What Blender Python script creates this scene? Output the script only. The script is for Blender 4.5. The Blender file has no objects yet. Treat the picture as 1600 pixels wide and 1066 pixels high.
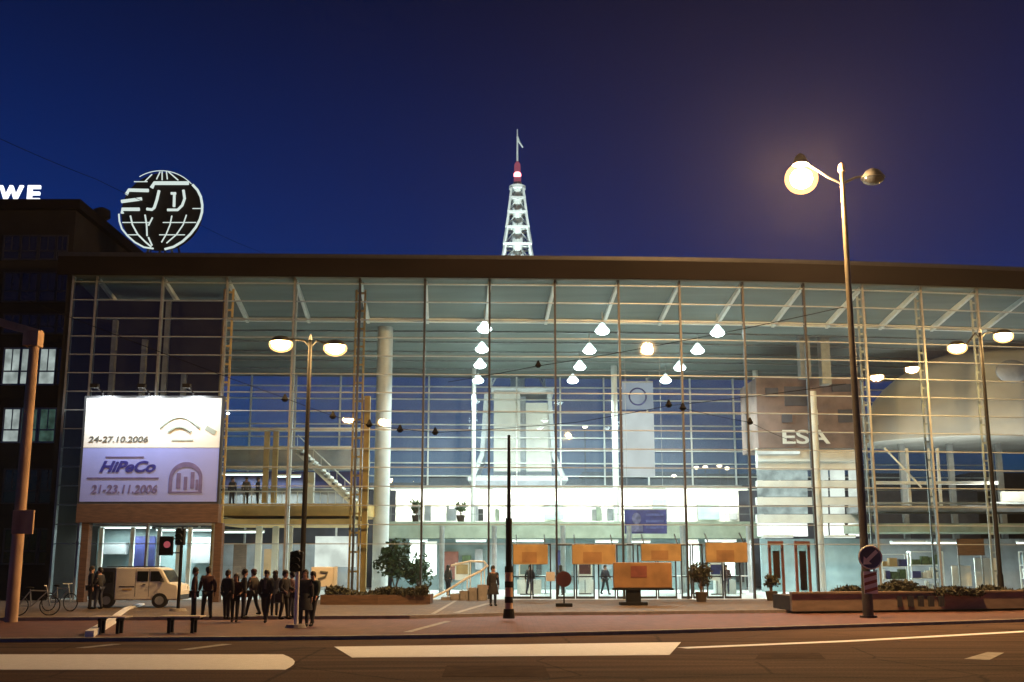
import bpy, bmesh, math, random
from mathutils import Vector, Matrix
R = math.radians
HAZE = .00034
rnd = random.Random(7)
sc = bpy.context.scene
COL = sc.collection
PI = math.pi

# ------------------------------------------------------------------ camera
CAMZ, F, PITCH = 2.0, 1750.0, R(11.2)
cp, sp = math.cos(PITCH), math.sin(PITCH)
cam = bpy.data.cameras.new("camera"); camo = bpy.data.objects.new("camera", cam); COL.objects.link(camo)
cam.sensor_width = 36; cam.lens = 36 * F / 1600; cam.clip_end = 5000
camo.location = (0, 0, CAMZ); camo.rotation_euler = (R(90) + PITCH, 0, 0)
sc.camera = camo

def ray(px, py):
    x = (px - 800) / F; y = (533 - py) / F
    return Vector((x, cp - y * sp, sp + y * cp))
def W(px, py, Y):
    d = ray(px, py); return Vector((0, 0, CAMZ)) + d * (Y / d.y)
def G(px, py, z=0.0):
    d = ray(px, py); return Vector((0, 0, CAMZ)) + d * ((z - CAMZ) / d.z)

# ------------------------------------------------------------------ render / view
sc.render.engine = 'CYCLES'
sc.cycles.use_denoising = True
sc.cycles.max_bounces = 8; sc.cycles.transparent_max_bounces = 40
sc.cycles.sample_clamp_indirect = 6.0
sc.cycles.caustics_reflective = False; sc.cycles.caustics_refractive = False
vs = sc.view_settings
vs.view_transform = 'Standard'; vs.look = 'None'; vs.exposure = 0; vs.gamma = 1

# ------------------------------------------------------------------ world: dusk sky, sun just set
w = bpy.data.worlds.new("World"); sc.world = w; w.use_nodes = True
nt = w.node_tree; bg = nt.nodes['Background']; N = nt.nodes; L = nt.links
s = N.new('ShaderNodeTexSky'); s.sky_type = 'NISHITA'; s.sun_disc = False
s.sun_elevation = R(-0.5); s.sun_rotation = R(-75); s.ozone_density = 6; s.dust_density = 0
bg.inputs[1].default_value = 0.15
tc = N.new('ShaderNodeTexCoord'); sx = N.new('ShaderNodeSeparateXYZ'); L.new(tc.outputs['Generated'], sx.inputs[0])
rp = N.new('ShaderNodeValToRGB'); L.new(sx.outputs['Z'], rp.inputs[0])
e = rp.color_ramp.elements
e[0].position = 0.02; e[0].color = (1, 1, 1, 1); e[1].position = 0.56; e[1].color = (.16, .08, .05, 1)
x0_ = e.new(.17); x0_.color = (1, .95, .95, 1); e[0].color = (.75, 2.2, 1.9, 1); x_ = e.new(.27); x_.color = (.85, .62, .62, 1)
m1 = N.new('ShaderNodeMix'); m1.data_type = 'RGBA'; m1.blend_type = 'MULTIPLY'; m1.inputs[0].default_value = 1
m2 = N.new('ShaderNodeMix'); m2.data_type = 'RGBA'; m2.blend_type = 'MULTIPLY'; m2.inputs[0].default_value = 1
L.new(s.outputs[0], m1.inputs[6]); L.new(rp.outputs[0], m1.inputs[7])
L.new(m1.outputs[2], m2.inputs[6]); m2.inputs[7].default_value = (.8, 2.25, 3.2, 1)
L.new(m2.outputs[2], bg.inputs[0])

# ------------------------------------------------------------------ materials
def mat(name, col, rough=.6, metal=0.0, vary=.18, scale=3.0, bump=0.0, spec=.5, stretch=(1, 1, 1)):
    m = bpy.data.materials.new(name); m.use_nodes = True
    n = m.node_tree.nodes; l = m.node_tree.links; b = n['Principled BSDF']
    b.inputs['Roughness'].default_value = rough; b.inputs['Metallic'].default_value = metal
    b.inputs['Specular IOR Level'].default_value = spec
    t = n.new('ShaderNodeTexCoord'); mp = n.new('ShaderNodeMapping'); mp.inputs['Scale'].default_value = stretch
    l.new(t.outputs['Object'], mp.inputs[0])
    z = n.new('ShaderNodeTexNoise'); z.inputs['Scale'].default_value = scale; z.inputs['Detail'].default_value = 6
    l.new(mp.outputs[0], z.inputs['Vector'])
    r = n.new('ShaderNodeValToRGB'); l.new(z.outputs['Fac'], r.inputs[0])
    r.color_ramp.elements[0].position = .3; r.color_ramp.elements[1].position = .7
    r.color_ramp.elements[0].color = (*[c * (1 - vary) for c in col], 1)
    r.color_ramp.elements[1].color = (*[min(1, c * (1 + vary)) for c in col], 1)
    l.new(r.outputs[0], b.inputs['Base Color'])
    if bump:
        bp = n.new('ShaderNodeBump'); bp.inputs['Strength'].default_value = bump; bp.inputs['Distance'].default_value = .02
        l.new(z.outputs['Fac'], bp.inputs['Height']); l.new(bp.outputs[0], b.inputs['Normal'])
    return m
def emis(name, col, st, vary=0.0, scale=1.0):
    m = bpy.data.materials.new(name); m.use_nodes = True
    n = m.node_tree.nodes; l = m.node_tree.links; n.remove(n['Principled BSDF'])
    em = n.new('ShaderNodeEmission'); em.inputs[1].default_value = st; em.inputs[0].default_value = (*col, 1)
    if vary:
        t = n.new('ShaderNodeTexCoord'); z = n.new('ShaderNodeTexNoise'); z.inputs['Scale'].default_value = scale
        l.new(t.outputs['Object'], z.inputs['Vector'])
        r = n.new('ShaderNodeValToRGB'); l.new(z.outputs['Fac'], r.inputs[0])
        r.color_ramp.elements[0].position = .35; r.color_ramp.elements[1].position = .65
        r.color_ramp.elements[0].color = (*[c * (1 - vary) for c in col], 1)
        r.color_ramp.elements[1].color = (*col, 1); l.new(r.outputs[0], em.inputs[0])
    l.new(em.outputs[0], n['Material Output'].inputs[0]); return m
def glass_mat(name, tint=(.86, .93, .92), refl=1.6, dust=0.0):
    m = bpy.data.materials.new(name); m.use_nodes = True
    n = m.node_tree.nodes; l = m.node_tree.links; n.remove(n['Principled BSDF'])
    tr = n.new('ShaderNodeBsdfTransparent'); tr.inputs[0].default_value = (*tint, 1)
    gl = n.new('ShaderNodeBsdfGlossy'); gl.inputs['Roughness'].default_value = .02
    fr = n.new('ShaderNodeFresnel'); fr.inputs[0].default_value = 1.5
    mu = n.new('ShaderNodeMath'); mu.operation = 'MULTIPLY'; mu.inputs[1].default_value = refl; mu.use_clamp = True
    l.new(fr.outputs[0], mu.inputs[0])
    # faint waviness of real panes
    t = n.new('ShaderNodeTexCoord'); z = n.new('ShaderNodeTexNoise'); z.inputs['Scale'].default_value = .6
    l.new(t.outputs['Object'], z.inputs['Vector'])
    bp = n.new('ShaderNodeBump'); bp.inputs['Strength'].default_value = .12; bp.inputs['Distance'].default_value = .05
    l.new(z.outputs['Fac'], bp.inputs['Height']); l.new(bp.outputs[0], gl.inputs['Normal'])
    mx = n.new('ShaderNodeMixShader'); l.new(mu.outputs[0], mx.inputs[0]); l.new(tr.outputs[0], mx.inputs[1]); l.new(gl.outputs[0], mx.inputs[2])
    if dust:
        df = n.new('ShaderNodeBsdfDiffuse'); df.inputs[0].default_value = (.62, .72, .85, 1); tl = n.new('ShaderNodeMixShader'); tl.inputs[0].default_value = dust  # blue-grey diffuse layer paints in the hall light reflected on the glass
        l.new(mx.outputs[0], tl.inputs[1]); l.new(df.outputs[0], tl.inputs[2]); mx = tl
    l.new(mx.outputs[0], n['Material Output'].inputs[0]); return m

def road_mat():
    m = mat('asphalt', (.088, .052, .032), .9, 0, .5, 1.2, .25, .08, (.12, 1.6, 1))
    n = m.node_tree.nodes; l = m.node_tree.links
    b = n['Principled BSDF']; src = b.inputs['Base Color'].links[0].from_socket
    t = n.new('ShaderNodeTexCoord'); z = n.new('ShaderNodeTexNoise'); z.inputs['Scale'].default_value = 22; z.inputs['Detail'].default_value = 8
    l.new(t.outputs['Object'], z.inputs['Vector'])
    mr = n.new('ShaderNodeMapRange'); mr.inputs[1].default_value = .3; mr.inputs[2].default_value = .7; mr.inputs[3].default_value = .55; mr.inputs[4].default_value = 1.45
    l.new(z.outputs['Fac'], mr.inputs[0])
    mx = n.new('ShaderNodeMix'); mx.data_type = 'RGBA'; mx.blend_type = 'MULTIPLY'; mx.inputs[0].default_value = 1
    vo = n.new('ShaderNodeTexVoronoi'); vo.feature = 'DISTANCE_TO_EDGE'; vo.inputs['Scale'].default_value = .28
    nz = n.new('ShaderNodeTexNoise'); nz.inputs['Scale'].default_value = 1.5; nz.inputs['Detail'].default_value = 4
    ad = n.new('ShaderNodeMix'); ad.data_type = 'RGBA'; ad.inputs[0].default_value = .12; l.new(t.outputs['Object'], nz.inputs['Vector']); l.new(t.outputs['Object'], ad.inputs[6]); l.new(nz.outputs['Color'], ad.inputs[7])
    l.new(ad.outputs[2], vo.inputs['Vector'])
    cr = n.new('ShaderNodeMapRange'); cr.inputs[1].default_value = .0; cr.inputs[2].default_value = .012; cr.inputs[3].default_value = .45; cr.inputs[4].default_value = 1
    l.new(vo.outputs['Distance'], cr.inputs[0])
    m3 = n.new('ShaderNodeMix'); m3.data_type = 'RGBA'; m3.blend_type = 'MULTIPLY'; m3.inputs[0].default_value = 1
    l.new(src, mx.inputs[6]); l.new(mr.outputs[0], mx.inputs[7]); l.new(mx.outputs[2], m3.inputs[6]); l.new(cr.outputs[0], m3.inputs[7]); l.new(m3.outputs[2], b.inputs['Base Color'])
    return m
def paver_mat(name, c1, c2, sx_=1.0):
    m = mat(name, c1, .75, 0, .3, 2.5, .2)
    n = m.node_tree.nodes; l = m.node_tree.links; b = n['Principled BSDF']; src = b.inputs['Base Color'].links[0].from_socket
    t = n.new('ShaderNodeTexCoord'); br = n.new('ShaderNodeTexBrick'); br.inputs['Scale'].default_value = sx_
    br.inputs['Color1'].default_value = (1, 1, 1, 1); br.inputs['Color2'].default_value = (*c2, 1); br.inputs['Mortar'].default_value = (.35, .33, .3, 1)
    br.inputs['Mortar Size'].default_value = .015; l.new(t.outputs['Object'], br.inputs['Vector'])
    mx = n.new('ShaderNodeMix'); mx.data_type = 'RGBA'; mx.blend_type = 'MULTIPLY'; mx.inputs[0].default_value = 1
    l.new(src, mx.inputs[6]); l.new(br.outputs['Color'], mx.inputs[7]); l.new(mx.outputs[2], b.inputs['Base Color'])
    return m

M = dict(
    ground=mat('dark_ground', (.06, .055, .05), .9, 0, .3, .3),
    road=road_mat(), red=paver_mat('red_paving', (.135, .048, .034), (.75, .7, .7), 1.5),
    plaza=paver_mat('plaza_paving', (.145, .10, .066), (.7, .72, .75), 1.2),
    kerb=mat('kerb_stone', (.26, .24, .22), .8, 0, .2, 4, .2),
    paint=mat('road_paint', (.84, .86, .90), .6, 0, .06, 6),  # white of the painted headlight trails, also on the island kerb
    oldpaint=mat('worn_road_paint', (.28, .25, .21), .7, 0, .35, 5),
    fascia=mat('dark_fascia_metal', (.0085, .0055, .0045), .85, 0, .3, .8, 0, .08, (.3, 1, 1)),
    roof=mat('roof_felt', (.05, .05, .05), .9),
    ceil=mat('ceiling_panel', (.165, .20, .19), .7, 0, .12, .6, 0, .3, (.3, 2, 1)),
    white=mat('white_steel', (.72, .74, .72), .45, 0, .08, 2),
    steel=mat('grey_steel', (.30, .32, .32), .4, .3, .15, 3),
    trans=mat('transom_aluminium', (.36, .40, .41), .4, .1, .1, 3),
    dark=mat('dark_steel', (.035, .037, .04), .45, .2, .2, 3),
    black=mat('black_paint', (.010, .010, .011), .7, 0, .2, 4, 0, .2),
    glass=glass_mat('facade_glass'), rglass=glass_mat('rear_glass', (.80, .87, .93), 1.2, .22),
    dglass=mat('dark_window_glass', (.012, .015, .02), .08, 0, .3, 1, 0, .6),
    floor=mat('hall_floor', (.50, .50, .48), .3, 0, .12, 1.0),
    slab=mat('mezzanine_front', (.26, .30, .235), .7, 0, .2, 1.5),
    wallw=mat('white_wall', (.74, .74, .70), .8, 0, .1, 1.2),
    teal=mat('teal_wall', (.20, .275, .29), .6, 0, .25, .9),
    greyw=mat('grey_wall', (.30, .31, .33), .7, 0, .25, 1),
    pinkw=mat('pink_brown_wall', (.22, .155, .135), .75, 0, .6, .45),
    shell=mat('pale_shell', (.60, .60, .57), .75, 0, .12, .5, .1),
    brown=mat('brown_timber', (.11, .06, .034), .6, 0, .3, 2, .1, .5, (1, 1, 6)),
    amber=mat('amber_panel', (.42, .28, .12), .55, 0, .3, 1.1),
    amber2=mat('amber_panel_dark', (.32, .18, .075), .55, 0, .3, 1.1),
    ochre=mat('ochre_balcony', (.62, .42, .16), .6, 0, .2, 1.4),  # orange of the sodium lamps put into the balcony and post colour
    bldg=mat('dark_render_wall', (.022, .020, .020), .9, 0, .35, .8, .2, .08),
    pole=mat('dark_painted_pole', (.075, .068, .05), .4, .2, .2, 3),
    rust=mat('rusty_concrete_mast', (.50, .34, .22), .8, 0, .35, 2.5, .3, .4, (1, 1, .3)),
    leaf=mat('leaf_green', (.05, .085, .03), .6, 0, .5, 6),
    leaf2=mat('hedge_leaf', (.045, .045, .022), .7, 0, .5, 6),
    soil=mat('soil', (.05, .035, .025), .95),
    pwall=mat('planter_wall', (.30, .23, .16), .8, 0, .22, 1.4, .2, .4, (1, 1, 3)),
    nightw=mat('dark_blue_grey_wall', (.07, .075, .10), .6, 0, .4, .7),
    cream=mat('cream_paint', (.78, .75, .66), .35, 0, .06, 2),
    towerp=mat('tower_panel', (.66, .65, .54), .7, 0, .12, .6), towers=mat('tower_steel', (.72, .78, .76), .45, 0, .08, 1),
    poster=mat('poster_white', (.80, .82, .78), .6, 0, .03, 1), lav=mat('poster_lavender', (.30, .36, .84), .6, 0, .06, .8),
    inkb=mat('ink_blue', (.03, .03, .26), .6), inkg=mat('ink_green_grey', (.34, .42, .38), .6), inkl=mat('ink_lilac', (.15, .13, .32), .6), inkd=mat('ink_dark', (.12, .13, .12), .6),
    wire=mat('cable_black', (.008, .008, .008), .95, 0, .1, 3, 0, .0), rubber=mat('tyre_rubber', (.015, .015, .015), .8),
    blue=mat('deep_blue_print', (.03, .035, .14), .5, 0, .5, 1.5), maroon=mat('maroon_paint', (.09, .03, .03), .4),
    wood=mat('bench_wood', (.66, .58, .46), .6, 0, .2, 3, .1, .5, (1, 6, 1)),
    redb=mat('red_brown_frame', (.22, .07, .05), .5),
    skin=mat('skin', (.42, .24, .17), .6), hair=mat('hair', (.025, .017, .012), .6),
)
CLOTH = [mat('cloth_%d' % i, c, .85, 0, .2, 8) for i, c in enumerate([(.02, .02, .025), (.03, .035, .06), (.07, .03, .03), (.05, .045, .04), (.12, .11, .10), (.03, .05, .04)])]
E_lamp = emis('sodium_lens', (1, .56, .22), 5600)
E_lampB = emis('sodium_lens_small', (1, .58, .20), 800)
E_bowl = bpy.data.materials.new('amber_bowl_glass'); E_bowl.use_nodes = True  # emissive shell painting an amber glow rim around the bulb
_n = E_bowl.node_tree.nodes; _l = E_bowl.node_tree.links; _n.remove(_n['Principled BSDF'])
_a = _n.new('ShaderNodeBsdfTransparent'); _b = _n.new('ShaderNodeEmission'); _b.inputs[0].default_value = (1, .55, .18, 1); _b.inputs[1].default_value = 4.5
_m = _n.new('ShaderNodeMixShader'); _m.inputs[0].default_value = .35; _l.new(_a.outputs[0], _m.inputs[1]); _l.new(_b.outputs[0], _m.inputs[2]); _l.new(_m.outputs[0], _n['Material Output'].inputs[0])
E_cool = emis('cool_lamp', (.86, 1, .97), 30)
E_strip = emis('fluorescent_strip', (.86, 1, .98), 3.2)
E_warm = emis('warm_strip', (1, .95, .78), 2.6)
E_neon = emis('neon_white', (.80, .93, .88), .85)
E_letter = emis('letter_white', (.92, .96, 1), 2.0)
E_win = emis('lit_window', (.76, .9, .86), .8, .5, 1.4)
E_winB = emis('lit_window_bright', (.95, 1, .90), 1.15, .35, .8)
E_hot = emis('lit_window_hot', (1, 1, .95), 2.6, .4, .9)
E_red = emis('red_beacon', (1, .25, .28), 5)
E_far = emis('far_lamp', (1, .72, .5), 8)

# ------------------------------------------------------------------ mesh builder
class MB:
    def __init__(s): s.bm = bmesh.new()
    def box(s, x0, x1, y0, y1, z0, z1):
        v = [s.bm.verts.new(p) for p in ((x0, y0, z0), (x1, y0, z0), (x1, y1, z0), (x0, y1, z0), (x0, y0, z1), (x1, y0, z1), (x1, y1, z1), (x0, y1, z1))]
        for f in ((3, 2, 1, 0), (4, 5, 6, 7), (0, 1, 5, 4), (1, 2, 6, 5), (2, 3, 7, 6), (3, 0, 4, 7)): s.bm.faces.new([v[i] for i in f])
        return s
    def bar(s, p, q, a, b=None, up=(0, 0, 1)):       # rectangular bar from p to q, a across, b along 'up'
        p = Vector(p); q = Vector(q); d = (q - p).normalized(); b = b or a
        u = Vector(up)
        if abs(d.dot(u)) > .98: u = Vector((0, 1, 0))
        sx = d.cross(u).normalized(); sy = sx.cross(d).normalized()
        v = []
        for c in (p, q):
            for i, j in ((-1, -1), (1, -1), (1, 1), (-1, 1)): v.append(s.bm.verts.new(c + sx * (i * a / 2) + sy * (j * b / 2)))
        for f in ((0, 1, 2, 3), (7, 6, 5, 4), (0, 4, 5, 1), (1, 5, 6, 2), (2, 6, 7, 3), (3, 7, 4, 0)): s.bm.faces.new([v[i] for i in f])
        return s
    def tube(s, pts, r, seg=8, cap=True):
        pts = [Vector(p) for p in pts]; rings = []
        if not isinstance(r, (list, tuple)): r = [r] * len(pts)
        ref = None
        for i, p in enumerate(pts):
            a = pts[max(i - 1, 0)]; c = pts[min(i + 1, len(pts) - 1)]; d = (c - a)
            if d.length < 1e-6: d = Vector((0, 0, 1))
            d.normalize()
            if ref is None or abs(d.dot(ref)) > .95: ref = Vector((0, 1, 0)) if abs(d.y) < .9 else Vector((1, 0, 0))
            sx = d.cross(ref).normalized(); sy = sx.cross(d).normalized()
            rings.append([s.bm.verts.new(p + sx * (r[i] * math.cos(2 * PI * k / seg)) + sy * (r[i] * math.sin(2 * PI * k / seg))) for k in range(seg)])
        for A, B in zip(rings, rings[1:]):
            for k in range(seg): s.bm.faces.new((A[k], A[(k + 1) % seg], B[(k + 1) % seg], B[k]))
        if cap:
            for q in (rings[0], rings[-1]):
                try: s.bm.faces.new(q)
                except ValueError: pass
        return s
    def ball(s, c, r, sc=(1, 1, 1), seg=14, rings=8):
        bmesh.ops.create_uvsphere(s.bm, u_segments=seg, v_segments=rings, radius=r, matrix=Matrix.Translation(c) @ Matrix.Diagonal((*sc, 1)))
        return s
    def prism(s, pts, y0, y1):                        # outline in (x, z) extruded along y
        a = [s.bm.verts.new((p[0], y0, p[1])) for p in pts]; b = [s.bm.verts.new((p[0], y1, p[1])) for p in pts]
        s.bm.faces.new(a); s.bm.faces.new(b[::-1]); n = len(pts)
        for i in range(n): s.bm.faces.new((a[i], b[i], b[(i + 1) % n], a[(i + 1) % n]))
        return s
    def slab(s, pts, z0, z1):                         # outline in (x, y) extruded along z
        a = [s.bm.verts.new((p[0], p[1], z0)) for p in pts]; b = [s.bm.verts.new((p[0], p[1], z1)) for p in pts]
        s.bm.faces.new(a); s.bm.faces.new(b[::-1]); n = len(pts)
        for i in range(n): s.bm.faces.new((a[i], b[i], b[(i + 1) % n], a[(i + 1) % n]))
        return s
    def face(s, pts): s.bm.faces.new([s.bm.verts.new(p) for p in pts]); return s
    def leaves(s, n, fn, size, rg):
        for _ in range(n):
            c = Vector(fn()); a = Vector((rg.uniform(-1, 1), rg.uniform(-1, 1), rg.uniform(-1, 1))).normalized()
            b = a.orthogonal().normalized(); b.rotate(Matrix.Rotation(rg.uniform(0, 6.28), 3, a)); t = a.cross(b)
            k = size * rg.uniform(.6, 1.4)
            s.face([c - b * k, c + t * k * .45, c + b * k, c - t * k * .45])
        return s
    def build(s, name, m, parent=None, smooth=False, loc=None, bevel=0):
        bmesh.ops.recalc_face_normals(s.bm, faces=s.bm.faces)
        me = bpy.data.meshes.new(name); s.bm.to_mesh(me); s.bm.free()
        if smooth:
            for p in me.polygons: p.use_smooth = True
            try: me.set_sharp_from_angle(angle=R(40))
            except Exception: pass
        me.materials.append(m)
        o = bpy.data.objects.new(name, me); COL.objects.link(o)
        if loc is not None: o.location = loc
        if parent: o.parent = parent; o.matrix_parent_inverse = Matrix.Translation(-Vector(parent.location))
        if bevel:
            b = o.modifiers.new('bevel', 'BEVEL'); b.width = bevel; b.segments = 2; b.limit_method = 'ANGLE'
        return o
def tag(o, label=None, cat=None, group=None, kind=None):
    if label: o['label'] = label
    if cat: o['category'] = cat
    if group: o["group"] = group
    if kind: o['kind'] = kind
    return o
def empty(name, loc, label, cat, group=None, rz=0.0):
    o = bpy.data.objects.new(name, None); COL.objects.link(o); o.location = loc; o.rotation_euler = (0, 0, rz)
    o.empty_display_size = .2
    return tag(o, label, cat, group)
def children(o): return [c for c in bpy.data.objects if c.parent == o]
def copy_tree(o, parent=None):
    kids = children(o)
    c = o.copy(); COL.objects.link(c)
    if parent: c.parent = parent
    for k in kids: copy_tree(k, c)
    return c
def text(name, body, size, m, parent, loc, rot=(PI / 2, 0, 0), extrude=.02, shear=0, align='CENTER', bold=0.0, sx=1.0):
    cu = bpy.data.curves.new(name, 'FONT'); cu.body = body; cu.size = size; cu.extrude = extrude; cu.shear = shear; cu.align_x = align; cu.align_y = 'CENTER'; cu.offset = bold
    t = bpy.data.objects.new(name, cu); COL.objects.link(t)
    bpy.context.view_layer.update()
    me = bpy.data.meshes.new_from_object(t.evaluated_get(bpy.context.evaluated_depsgraph_get()))
    bpy.data.objects.remove(t)
    me.materials.clear(); me.materials.append(m)
    o = bpy.data.objects.new(name, me); COL.objects.link(o); o.location = loc; o.rotation_euler = rot; o.scale = (sx, 1, 1)
    if parent: o.parent = parent; o.matrix_parent_inverse = Matrix.Translation(-Vector(parent.location))
    return o
def light(kind, name, loc, power, col, parent=None, size=.1, aim=None, cone=None, blend=.5, sy=None):
    l = bpy.data.lights.new(name, kind); l.energy = power; l.color = col
    if kind == 'AREA':
        l.size = size
        if sy: l.shape = 'RECTANGLE'; l.size_y = sy
    else: l.shadow_soft_size = size
    if kind == 'SPOT': l.spot_size = cone; l.spot_blend = blend
    o = bpy.data.objects.new(name, l); COL.objects.link(o); o.location = loc
    if aim is not None: o.rotation_euler = (Vector(aim) - Vector(loc)).to_track_quat('-Z', 'Y').to_euler()
    if parent: o.parent = parent; o.matrix_parent_inverse = Matrix.Translation(-Vector(parent.location))
    return o
def PR(px0, py0, px1, py1, Y):                        # pixel rectangle -> x0, x1, z0, z1 on the plane at Y
    pm = (py0 + py1) / 2; pc = (px0 + px1) / 2
    return W(px0, pm, Y).x, W(px1, pm, Y).x, W(pc, py1, Y).z, W(pc, py0, Y).z
def pbox(mb, px0, py0, px1, py1, Y, dep=.1):
    x0, x1, z0, z1 = PR(px0, py0, px1, py1, Y); mb.box(x0, x1, Y, Y + dep, z0, z1); return mb

# ------------------------------------------------------------------ facade curve
def FY(x): return 58 + .03 * x + (.0026 * (x - 3.5) ** 2 if x > 3.5 else 0)
def on_facade(px, py, off=0.0):
    Y = 58.0
    for _ in range(12): Y = FY(W(px, py, Y).x) + off
    return W(px, py, Y)
MPX = [150, 253, 354, 460, 562, 664, 765, 867, 966.5, 1062, 1160.5, 1256, 1348, 1439, 1526.5, 1612, 1695, 1775]
NODES = [on_facade(113, 470)] + [on_facade(p, 470) for p in MPX]
NX = [n.x for n in NODES]
ZT = 16.75                        # top of the glazing
ZF = 17.74                       # top of the fascia
DX, DY = -math.sin(R(2.9)), math.cos(R(2.9))
def inward(x, t): return Vector((x + DX * t, FY(x) + DY * t, 0))
ZC = 16.0                        # flat ceiling
def rearY(x): return 85.0 + .05 * x

# ================================================================== SETTING
def S(o): return tag(o, kind='structure')
def gpts(lst, z=0.0): return [G(px, py, z) for px, py in lst]
ROAD_E = [(-500, 1004), (0, 1004), (530, 1000), (800, 996), (1050, 990), (1300, 982), (1600, 972), (1900, 962)]
PLAZA_E = [(-500, 977), (300, 973), (640, 971), (800, 966), (1000, 964), (1300, 960), (1600, 954), (1900, 948)]
S(MB().box(-260, 260, -60, 420, -.4, -.05).build('ground', M['ground']))
re_ = gpts(ROAD_E); pe_ = gpts(PLAZA_E)
S(MB().slab([(-120, -25), (120, -25), (120, re_[-1].y)] + [(p.x, p.y) for p in re_[::-1]] + [(-120, re_[0].y)], -.04, 0).build('road', M['road']))
def band(ptsA, ptsB, z0, z1):
    m = MB()
    for (a, b), (c, d) in zip(zip(ptsA, ptsA[1:]), zip(ptsB, ptsB[1:])):
        m.slab([(a.x, a.y), (b.x, b.y), (d.x, d.y), (c.x, c.y)], z0, z1)
    return m
def strip_sheet(A, B, z0, z1):
    n = len(A); mb = MB(); bm = mb.bm
    va = [bm.verts.new((p.x, p.y, z1)) for p in A]; vb = [bm.verts.new((p.x, p.y, z1)) for p in B]
    wa = [bm.verts.new((p.x, p.y, z0)) for p in A]; wb = [bm.verts.new((p.x, p.y, z0)) for p in B]
    for i in range(n - 1):
        bm.faces.new((va[i], va[i + 1], vb[i + 1], vb[i])); bm.faces.new((wa[i], wa[i + 1], va[i + 1], va[i])); bm.faces.new((wb[i], wb[i + 1], vb[i + 1], vb[i]))
    for i in (0, -1): bm.faces.new((wa[i], va[i], vb[i], wb[i]))
    return mb
def shift(A, d): return [Vector((p.x, p.y + d, 0)) for p in A]
S(strip_sheet(re_, shift(re_, .25), -.04, .10).build('road_kerb', M['kerb']))
S(strip_sheet(shift(re_, .25), pe_, -.04, .085).build('red_pavement', M['red']))
S(strip_sheet(pe_, shift(pe_, .22), -.04, .20).build('plaza_kerb', M['kerb']))
far = [Vector((p.x, 57.2 + (FY(p.x) - 58), 0)) for p in pe_]
S(strip_sheet(shift(pe_, .22), far, -.04, .185).build('plaza', M['plaza']))
PZ = .185
# hall floor
flf = [Vector((x, FY(x) - .35, 0)) for x in NX]; flb = [Vector((x, 92, 0)) for x in NX]
S(strip_sheet(flf, flb, -.04, .20).build('hall_floor', M['floor']))
# road and pavement markings, with a headlight trail painted in
def gquad(p0, p1, width, z, name, m, taper=1.0):
    a, b = G(*p0), G(*p1); d = (b - a).normalized(); n = Vector((-d.y, d.x, 0)) * width / 2
    q = [a - n, b - n * taper, b + n * taper, a + n]
    return S(MB().slab([(p.x, p.y) for p in q], z - .003, z).build(name, m))
gquad((1066, 1013), (1330, 1002), .42, .008, 'road_marking', M['paint'], 1)  # this and the next line are the painted thin tail of a headlight trail
gquad((1330, 1002), (1640, 985), .42, .008, 'road_marking', M['paint'], 1)
gquad((125, 1013), (182, 1007), .28, .008, 'road_marking', M['oldpaint'])
gquad((285, 1016), (355, 1007), .28, .008, 'road_marking', M['oldpaint'])
gquad((636, 993), (700, 975), .22, .092, 'pavement_line', M['oldpaint'])
gquad((712, 966), (762, 950), .24, .193, 'pavement_line', M['oldpaint'])
gquad((676, 968), (712, 945), .16, .193, 'pavement_line', M['oldpaint'])
# faint worn patch of marking on the near lane
gquad((1526, 1031), (1556, 1020), .5, .008, 'road_marking', M['oldpaint'], .7)
# headlight trails painted flat on the lanes as broad white bands
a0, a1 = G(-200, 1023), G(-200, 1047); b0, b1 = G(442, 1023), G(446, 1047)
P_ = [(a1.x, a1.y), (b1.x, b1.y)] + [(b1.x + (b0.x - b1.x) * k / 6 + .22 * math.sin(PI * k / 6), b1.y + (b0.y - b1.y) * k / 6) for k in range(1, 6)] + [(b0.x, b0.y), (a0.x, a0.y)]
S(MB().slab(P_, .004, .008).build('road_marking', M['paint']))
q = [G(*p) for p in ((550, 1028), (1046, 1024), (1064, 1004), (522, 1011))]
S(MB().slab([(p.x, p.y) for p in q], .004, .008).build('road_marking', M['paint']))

PATCH = mat('asphalt_patch', (.068, .042, .027), .95, 0, .2, 3, .2, .05)
for px0, py0, px1, py1 in ((690, 1040, 860, 1058), (1180, 1020, 1290, 1030)):
    q = [G(px0, py1), G(px1, py1), G(px1 - 10, py0), G(px0 + 8, py0)]
    S(MB().slab([(p.x, p.y) for p in q], .001, .004).build('asphalt_patch', PATCH))
# ================================================================== GLASS HALL
hall = empty('glass_hall', (0, 60, 0), 'wide modern exhibition hall with a tall glass front and a flat dark roof', 'hall')
# roof and fascia
A = [Vector((x, FY(x) - 1.1, 0)) for x in NX]; A[0].x -= .4
m = MB(); bm = m.bm
B = [Vector((x, 93, 0)) for x in NX]; B[0].x = A[0].x
m = strip_sheet(A, B, ZF - .25, ZF - .05); m.build('roof', M['roof'], hall)
m = strip_sheet([p - Vector((0, .16, 0)) for p in A], A, 16.62, ZF); m.build('fascia', M['fascia'], hall)
m = strip_sheet([p - Vector((0, .24, 0)) for p in A], [p - Vector((0, .164, 0)) for p in A], ZF - .16, ZF + .05); m.build('roof_edge_trim', M['dark'], hall)
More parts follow.
